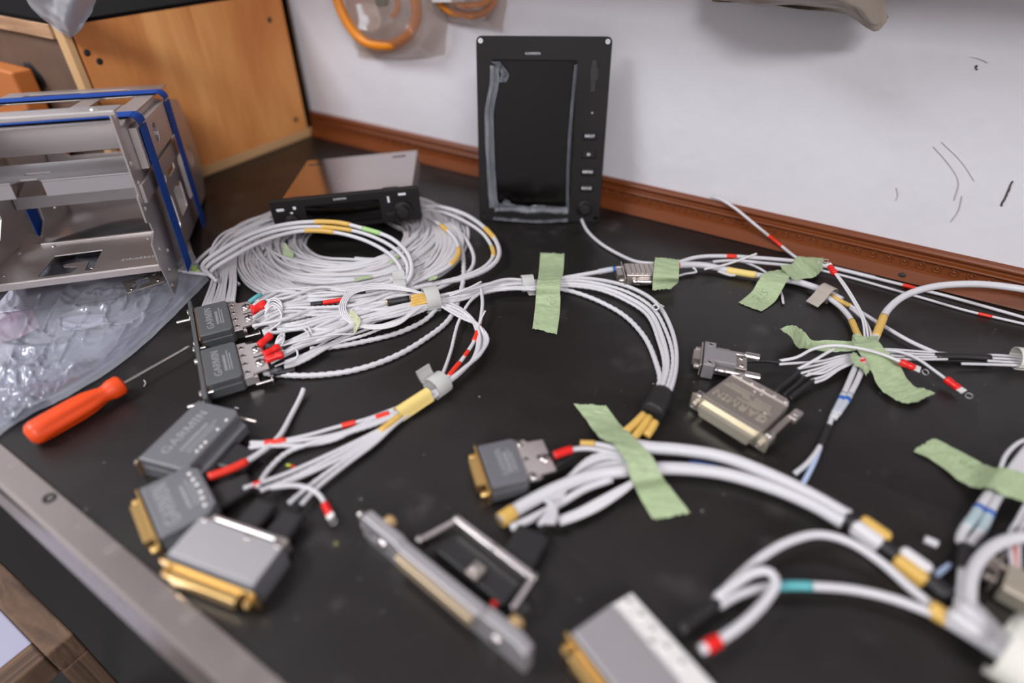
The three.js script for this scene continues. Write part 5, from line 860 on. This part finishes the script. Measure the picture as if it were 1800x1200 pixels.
// ---- straps of hook and loop
function strap(name, lab, c, r, w, turn, tail, m = M.strap, sq = .85, cy0 = null, tilt = 0) { // a band round a bundle; axis of the hole along local x
  const t = thing(name, lab, 'strap', P(c[0], c[1], c[2]).setY(T), turn);
  const y = cy0 ?? r * sq + .0005, pts = []; for (let i = 0; i <= 30; i++) { const a = -1.2 + i / 30 * 6.5, k = r * (1 + i * .004); pts.push([Math.cos(a) * k, y + Math.sin(a) * k * sq]); }
  const rows = [-.5, 0, .5].map(k => pts.map(q => V(k * w, q[1], q[0])));
  part('band', sheet(rows, 60, 2, .0011, (p) => { p.x += (p.y - y) * tilt; }), m, t);
  if (tail) { const rows2 = [-.5, .5].map(k => tail.map(q => V(q[2] !== undefined ? q[2] + k * w : k * w, q[1], q[0]))); part('tail', sheet(rows2, 14, 1, .0011), m, t, 'free end of the strap'); }
  return t;
}
const ang = (a, b) => { const d = P(b[0], b[1]).sub(P(a[0], a[1])); return Math.atan2(-d.z, d.x); };
strap('cable_strap', 'first grey strap round the wires, behind the second one', [706, 526, 0], .0105, .011, ang([690, 512], [726, 508]), [[-.009, .012], [-.013, .018], [-.016, .021]], M.strap);
strap('cable_strap', 'second grey strap with yellow sleeves tucked into it', [760, 542, 0], .0112, .0125, ang([740, 530], [790, 520]), null, M.strap);
strap('cable_strap', 'small grey strap just left of the leftmost green tape', [927, 508, 0], .0075, .011, ang([900, 504], [950, 500]), [[.006, .004, .003], [.009, .0022, .004], [.013, .0015, .005]], M.strap);
strap('cable_strap', 'lower grey strap with a raised tail above the yellow label', [771, 690, 0], .0085, .0125, ang([745, 700], [800, 662]), [[-.0075, .010, -.002], [-.010, .0155, -.003], [-.0105, .021, -.004]], M.strap);
strap('cable_strap', 'taupe strap with a flat tail right of the crossed tapes', [1448, 526, 0], .0075, .012, ang([1420, 500], [1480, 530]), [[.004, .0125], [.011, .006], [.019, .0016]], M.strapTaupe);
strap('cable_strap', 'cream strap at the right edge beside the long black sleeve', [1793, 644, 0], .0085, .013, ang([1750, 630], [1830, 640]), null, M.strapCream);
strap('cable_strap', 'large blurred cream strap in the bottom right corner', [1772, 1180, 0], .0165, .018, ang([1700, 1108], [1800, 1172]), null, M.strapCream);
// yellow paper label
{ const a = P(753, 690, .008), b = P(698, 726, .006), d = b.clone().sub(a); const n = V(-d.z, 0, d.x).normalize(); solo('yellow_label', sheet([-1, -.35, .35, 1].map((k, i) => [0, .33, .66, 1].map(u => a.clone().addScaledVector(d, u).addScaledVector(n, k * .0064).add(V(0, (Math.abs(k) < .5 ? .0035 : -.0035), 0)))), 10, 12, .0004), M.yellowPale, 'yellow label sleeve folded round the wires below the lower strap', 'label');
  mkWire('yellow_sleeve', 'yellow sleeve just below the yellow label', [[706, 729, .005], [688, 743, .005], [668, 758, .0045]], .0026, { mat: M.yellow, cat: 'sleeve' }); }
// small litter on the bench
mkWire('wire_scrap', 'short white scrap of insulation on the bench near the second label', [[1625, 947, .0016], [1648, 957, .0016]], .0024, { cat: 'scrap' });
mkWire('wire_scrap', 'short pale blue scrap of insulation beside the second label', [[1640, 1014, .002], [1670, 993, .002]], .0017, { mat: M.bluePale, cat: 'scrap' });
mkWire('wire_scrap', 'tiny yellow scrap on the bench left of the fan wires', [[504, 817, .001], [511, 818, .001]], .0010, { mat: std(0xb7c23c, .5), cat: 'scrap' });
mkWire('wire_scrap', 'tiny red scrap on the bench left of the fan wires', [[513, 819, .001], [519, 821, .001]], .0009, { mat: M.red, cat: 'scrap' });
mkWire('wire_scrap', 'tiny white curled scrap right of the screwdriver blade', [[253, 668, .0008], [256, 673, .0008], [253, 679, .0008]], .0004, { cat: 'scrap' });
mkWire('wire_scrap', 'tiny white scrap below the connector plate', [[413, 716, .0008], [420, 718, .0008]], .0005, { cat: 'scrap' });
mkWire('wire_scrap', 'small olive scrap between the ring terminal and the bracket', [[588, 955, .001], [595, 956, .001]], .0012, { mat: std(0x6f7040, .6), cat: 'scrap' });
// ---------------------------------------------------------------- green masking tape
function tapeMat(seed, write) {
  const W_ = 512, H_ = 128, c = document.createElement('canvas'); c.width = W_; c.height = H_; const x = c.getContext('2d'), r = mulberry(seed);
  x.fillStyle = '#a1b18a'; x.fillRect(0, 0, W_, H_);
  for (let i = 0; i < 900; i++) { x.fillStyle = r() < .5 ? 'rgba(190,204,168,.20)' : 'rgba(136,156,110,.16)'; x.fillRect(r() * W_, r() * H_, 2 + r() * 3, 6 + r() * 26); }
  x.strokeStyle = 'rgba(70,88,60,.85)'; x.fillStyle = 'rgba(78,94,66,.7)'; x.lineWidth = 2.4; x.lineCap = 'round';
  if (write) write(x, W_, H_, r);
  const t = new THREE.CanvasTexture(c); t.colorSpace = THREE.SRGBColorSpace;
  const cb = tex(128, 32, (u, v) => { const b = 128 + 110 * (n2(u * 60 + seed, v * 5) - .5); return [b, b, b]; }, false);
  return phys(0xffffff, .78, 0, { map: t, bumpMap: cb, bumpScale: .0004 });
}
const pen = (strokes, a = .85) => (x) => { x.strokeStyle = `rgba(66,82,58,${a})`; for (const s of strokes) { x.beginPath(); s.forEach((q, i) => i ? x.lineTo(q[0], q[1]) : x.moveTo(q[0], q[1])); x.stroke(); } };
// edges: list of [ax, ay, bx, by, h]: the two edges of the tape in the photograph and the height there
function tape(label, edges, seed, write, o = {}) {
  const A = edges.map(e => P(e[0], e[1], e[4])), B = edges.map(e => P(e[2], e[3], e[5] ?? e[4])), r = mulberry(seed), f = noise2(seed + 5);
  const ra = Array.from({ length: 24 }, () => r()), rb_ = Array.from({ length: 24 }, () => r());
  const mid = A.map((a, i) => a.clone().lerp(B[i], .5));
  const d0 = mid[1].clone().sub(mid[0]).normalize(), d1 = mid[mid.length - 1].clone().sub(mid[mid.length - 2]).normalize();
  const n = edges.length - 1;
  const g = sheet([A, mid, B], 18 * n, 16, .00022, (p, u, v) => {
    p.y += .0012 * (f(u * 4 * n, v * 3.5) - .4) * (o.wr ?? 1) * Math.min(1, Math.min(u, 1 - u) * 10 + .35);
    const k = Math.floor(v * 16), tooth = (k % 2 ? .0004 : 0);
    if (u < .001) p.addScaledVector(d0, ra[k] * .0018 + tooth - .001); if (u > .999) p.addScaledVector(d1, -rb_[k] * .0018 - tooth + .001);
  });
  return solo('masking_tape', g, tapeMat(seed, write), label, 'tape', 'strips of green masking tape');
}
tape('leftmost green tape, lying straight up and down across the white wires', [[950, 444, 992, 446, .0012], [948, 468, 991, 470, .0016], [946, 487, 989, 484, .0085], [944, 496, 986, 494, .0130], [943, 506, 984, 506, .0122], [942, 522, 985, 524, .0035], [940, 545, 984, 550, .0012], [936, 577, 979, 587, .001]], 101,
  (x, W, H) => { pen([[[330, 20], [334, 70], [328, 96]]], .7)(x); pen([[[360, 24], [372, 48], [358, 60]], [[366, 66], [384, 70]], [[374, 30], [392, 24], [402, 44], [390, 52]]], .4)(x); });
tape('long diagonal green tape in the middle of the bench', [[1008, 709, 1065, 712, .001], [1030, 738, 1087, 742, .0015], [1054, 768, 1108, 762, .010], [1079, 782, 1127, 782, .0165], [1098, 806, 1146, 802, .0185], [1110, 842, 1164, 838, .0160], [1122, 868, 1178, 856, .004], [1148, 914, 1213, 901, .001]], 102,
  (x) => { pen([[[330, 48], [336, 66]], [[345, 54], [352, 72]]], .3)(x); });
tape('green tape of the crossed pair reaching to the lower left, with faint handwriting', [[1298, 532, 1339, 547, .001], [1322, 512, 1362, 530, .0018], [1335, 490, 1380, 500, .0095], [1348, 478, 1392, 484, .0100], [1372, 474, 1408, 490, .0055], [1386, 470, 1424, 486, .003]], 103,
  (x) => { pen([[[60, 40], [78, 84], [92, 46]], [[100, 44], [104, 90]], [[112, 50], [134, 58], [118, 84], [140, 88]], [[60, 96], [74, 104], [88, 98]]], .55)(x); });
tape('green tape of the crossed pair against the skirting, reaching to the upper right', [[1370, 468, 1396, 494, .0105], [1394, 462, 1418, 489, .0075], [1400, 452, 1428, 488, .008], [1424, 452, 1438, 482, .007], [1448, 454, 1446, 472, .004]], 104, null);
tape('green tape tail with pen strokes at the left of the knotted tape', [[1372, 578, 1376, 582, .012], [1388, 572, 1390, 592, .014], [1398, 573, 1398, 606, .011], [1412, 582, 1404, 612, .006], [1426, 597, 1420, 613, .004, .002], [1455, 598, 1450, 618, .006, .002], [1490, 600, 1478, 618, .010, .004], [1514, 600, 1505, 616, .013, .008]], 105,
  (x) => { pen([[[60, 30], [90, 58], [112, 40]], [[112, 40], [120, 66]], [[100, 78], [128, 66]], [[170, 80], [184, 96], [200, 90], [212, 70]], [[222, 28], [218, 100]], [[262, 30], [256, 104]]], .85)(x); });
tape('wide green tape tail running down right from the knotted tape', [[1497, 594, 1544, 590, .010], [1500, 606, 1545, 602, .0145], [1512, 622, 1562, 620, .0135], [1530, 650, 1576, 634, .007], [1548, 684, 1592, 662, .003], [1570, 700, 1610, 680, .003], [1592, 708, 1628, 684, .003], [1612, 706, 1644, 690, .0045]], 106, null);
tape('small torn green tape piece at the top of the knotted tape', [[1497, 590, 1506, 586, .014], [1506, 600, 1518, 592, .013], [1514, 608, 1530, 602, .012]], 107, null);
tape('small green tape fold hanging below the knot around the wires', [[1494, 630, 1500, 618, .012], [1502, 640, 1512, 628, .014], [1516, 650, 1526, 638, .010], [1522, 660, 1530, 648, .008]], 108, null);
tape('green tape crossing to the right edge with faint handwriting', [[1604, 792, 1642, 770, .001], [1640, 810, 1682, 790, .0012], [1675, 836, 1722, 812, .002], [1705, 855, 1745, 822, .004], [1740, 858, 1762, 822, .0125], [1770, 872, 1800, 832, .0125], [1800, 884, 1836, 850, .007], [1830, 900, 1862, 868, .004]], 109,
  (x) => { pen([[[110, 34], [118, 60], [126, 36], [134, 62]], [[146, 40], [146, 66]], [[146, 40], [166, 42]], [[146, 52], [160, 54]], [[180, 44], [180, 82]], [[180, 44], [200, 50], [204, 70], [182, 82]]], .6)(x); });
tape('green tape folded over the small ribbed connector', [[1152, 452, 1194, 456, .0165], [1150, 466, 1194, 468, .0175], [1148, 486, 1193, 488, .0155], [1147, 498, 1192, 496, .0085], [1147, 510, 1180, 507, .003]], 110, null);
// knotted yellowish tape on the small loop
tape('small yellowish tape scrap tied on the small wire loop', [[611, 549, 618, 544, .017], [618, 560, 630, 556, .0175], [622, 566, 634, 562, .0165], [622, 578, 632, 572, .014], [621, 588, 624, 586, .012]], 111, (x, W, H) => { x.fillStyle = '#c4c7a4'; x.fillRect(0, 0, W, H); });
tape('small green tape flag standing on the left inside of the coil', [[500, 428, 502, 427, .022], [498, 440, 510, 438, .018], [498, 448, 516, 446, .015], [504, 456, 514, 455, .012]], 112, null);
tape('green tape flag on the coil below the radio at the right', [[702, 444, 704, 450, .016], [692, 452, 698, 458, .016], [682, 458, 688, 464, .015]], 113, null);
tape('pale green tape bit at the front of the coil', [[622, 496, 624, 489, .0165], [640, 491, 642, 485, .0165], [652, 489, 654, 485, .0165]], 114, null);
tape('pale green tape bit on the wires right of the first strap', [[752, 494, 754, 488, .0145], [768, 490, 770, 484, .0145]], 115, null);
// ---------------------------------------------------------------- bags hanging on the wall
{
  const sheetW = (pts, nu, nv, wob) => sheet(pts.map(r => r.map(q => onWall(q[0], q[1], q[2]))), nu, nv, .0004, wob);
  const crinkle = s => (p, a, b) => { p.z += .012 * (fbm(n1, a * 6 + s, b * 6) - .45) * Math.min(1, Math.min(a, 1 - a) * 5) ; if (p.z < WZ + .0015) p.z = WZ + .0015; };
  const bagT = (lab, front, s) => { const t = thing('wall_bag', lab, 'bag', onWall(front[0][0][0], front[0][0][1], .002)); const g = sheetW(front, 30, 30, crinkle(s)); g.translate(-t.position.x, -t.position.y, -t.position.z); part('film', g, M.wallFilm, t); return t; };
  M.wallFilm = phys(0xf3efec, .2, 0, { transmission: .94, thickness: 0, ior: 1.3, side: THREE.DoubleSide });
  const b1 = bagT('clear plastic bag with an orange cable hanging on the white wall, left one', [
    [[598, -150, .004], [604, -60, .006], [612, 30, .006], [625, 84, .004], [630, 100, .003]],
    [[660, -150, .02], [668, -60, .04], [672, 30, .038], [678, 84, .02], [682, 102, .006]],
    [[730, -150, .02], [735, -60, .04], [735, 30, .038], [735, 84, .02], [735, 100, .006]],
    [[792, -150, .004], [788, -60, .006], [786, 30, .006], [784, 84, .004], [782, 96, .003]]], 1);
  const cable = (lab, pts, r) => { const w = pts.map(q => onWall(q[0], q[1], q[2])); const base = w[0].clone(); const m = new THREE.Mesh(sweep(w.map(p => p.clone().sub(base)), r, { m: 12, step: .004 }), M.orangeCable); m.name = numbered('orange_cable'); m.position.copy(base); m.castShadow = m.receiveShadow = true; scene.add(m); tag(m, lab, 'cable'); };
  cable('thick orange cable loop hanging in the left wall bag', [[580, -120, .014], [586, -40, .016], [598, 14, .016], [616, 48, .016], [640, 72, .016], [676, 80, .016], [706, 72, .016], [726, 50, .018], [733, 20, .022], [728, -10, .026]], .0062);
  cable('thinner orange cable loop behind the white tag in the left wall bag', [[690, 30, .014], [700, 10, .012], [690, -20, .010], [660, -40, .010]], .003);
  cable('orange cable coil hanging in the right wall bag', [[752, -60, .014], [764, -10, .014], [786, 16, .014], [816, 26, .014], [850, 22, .014], [868, 2, .014], [872, -40, .014]], .0042);
  cable('second turn of the orange cable in the right wall bag', [[762, -60, .02], [774, -20, .022], [800, 5, .022], [830, 10, .022], [858, 2, .022], [880, -40, .02]], .0034);
  solo('paper_tag', sheetW([[[626, 8, .024], [632, 34, .024], [630, 50, .022]], [[650, 4, .026], [652, 30, .026], [655, 54, .024]], [[660, 10, .024], [670, 34, .024], [668, 48, .022]]], 12, 12, (p, a, b) => { p.z += .003 * (n1(a * 5, b * 5) - .5); }), M.paperWhite, 'white crumpled paper tag in the left wall bag', 'tag');
  solo('paper_tag', sheetW([[[756, -30, .027], [758, 4, .027]], [[818, -30, .027], [818, 4, .027]]], 8, 8), M.paperWhite, 'white paper tag at the top of the right wall bag', 'tag');
  solo('cable_fitting', cy(.006, .012, 0, 0, 0, 'z', 18).translate(...onWall(672, 2, .022).toArray()), std(0x27564a, .5), 'small dark green fitting beside the white tag in the left wall bag', 'fitting');
  const b2 = bagT('clear plastic bag with an orange cable hanging on the white wall, right one', [
    [[744, -150, .004], [748, -80, .006], [752, -10, .006], [770, 26, .004], [790, 40, .003]],
    [[800, -150, .02], [802, -80, .035], [806, -10, .034], [815, 28, .018], [826, 44, .005]],
    [[850, -150, .02], [852, -80, .035], [855, -10, .034], [858, 30, .016], [866, 50, .005]],
    [[900, -150, .004], [896, -80, .006], [892, -10, .006], [886, 36, .004], [884, 56, .003]]], 4);
  for (const [t, x, l] of [[b1, 690, 'nail holding the left wall bag'], [b2, 822, 'nail holding the right wall bag']]) { const p = onWall(x, -150, .01).sub(t.position); part('nail', [cy(.0015, .03, p.x, p.y, p.z + .004, 'z', 10), cy(.004, .0015, p.x, p.y, p.z + .02, 'z', 12)], M.steel, t); }
  // beige bag at the top right
  const b3 = thing('wall_bag', 'beige plastic bag hanging at the top right of the white wall', 'bag', onWall(1400, 0, .03));
  const fr = [
    [[1232, -170, .01], [1244, -80, .02], [1250, -10, .03], [1252, 4, .034]],
    [[1320, -170, .04], [1322, -80, .07], [1330, -20, .07], [1335, 5, .05]],
    [[1400, -170, .05], [1405, -80, .09], [1408, -20, .085], [1405, 16, .055]],
    [[1470, -170, .05], [1478, -80, .085], [1482, -10, .08], [1484, 24, .05]],
    [[1520, -170, .03], [1530, -80, .05], [1540, 10, .045], [1541, 55, .03]],
    [[1535, -170, .01], [1545, -80, .02], [1556, 0, .03], [1559, 38, .03]]];
  const cr3 = (p, a, b) => { p.z += .016 * (fbm(n3, a * 7, b * 5) - .45) * Math.min(1, b * 3); p.y += .006 * (n2(a * 11, b * 5) - .5); };
  const gf = sheetW(fr, 44, 30, cr3); gf.translate(-b3.position.x, -b3.position.y, -b3.position.z); part('front_film', gf, M.beigeBag, b3);
  const gb = sheetW(fr.map(r => r.map(q => [q[0], q[1], Math.min(q[2], .012) * .5 + (q[1] > -20 ? q[2] * .8 : 0)])), 24, 18); gb.translate(-b3.position.x, -b3.position.y, -b3.position.z); part('rear_film', gb, M.beigeBag, b3);
  const pn = onWall(1380, -170, .02).sub(b3.position); part('nail', [cy(.0016, .05, pn.x, pn.y, pn.z, 'z', 10), cy(.004, .0015, pn.x, pn.y, pn.z + .026, 'z', 12)], M.steel, b3);
}
renderer.render(scene, camera);
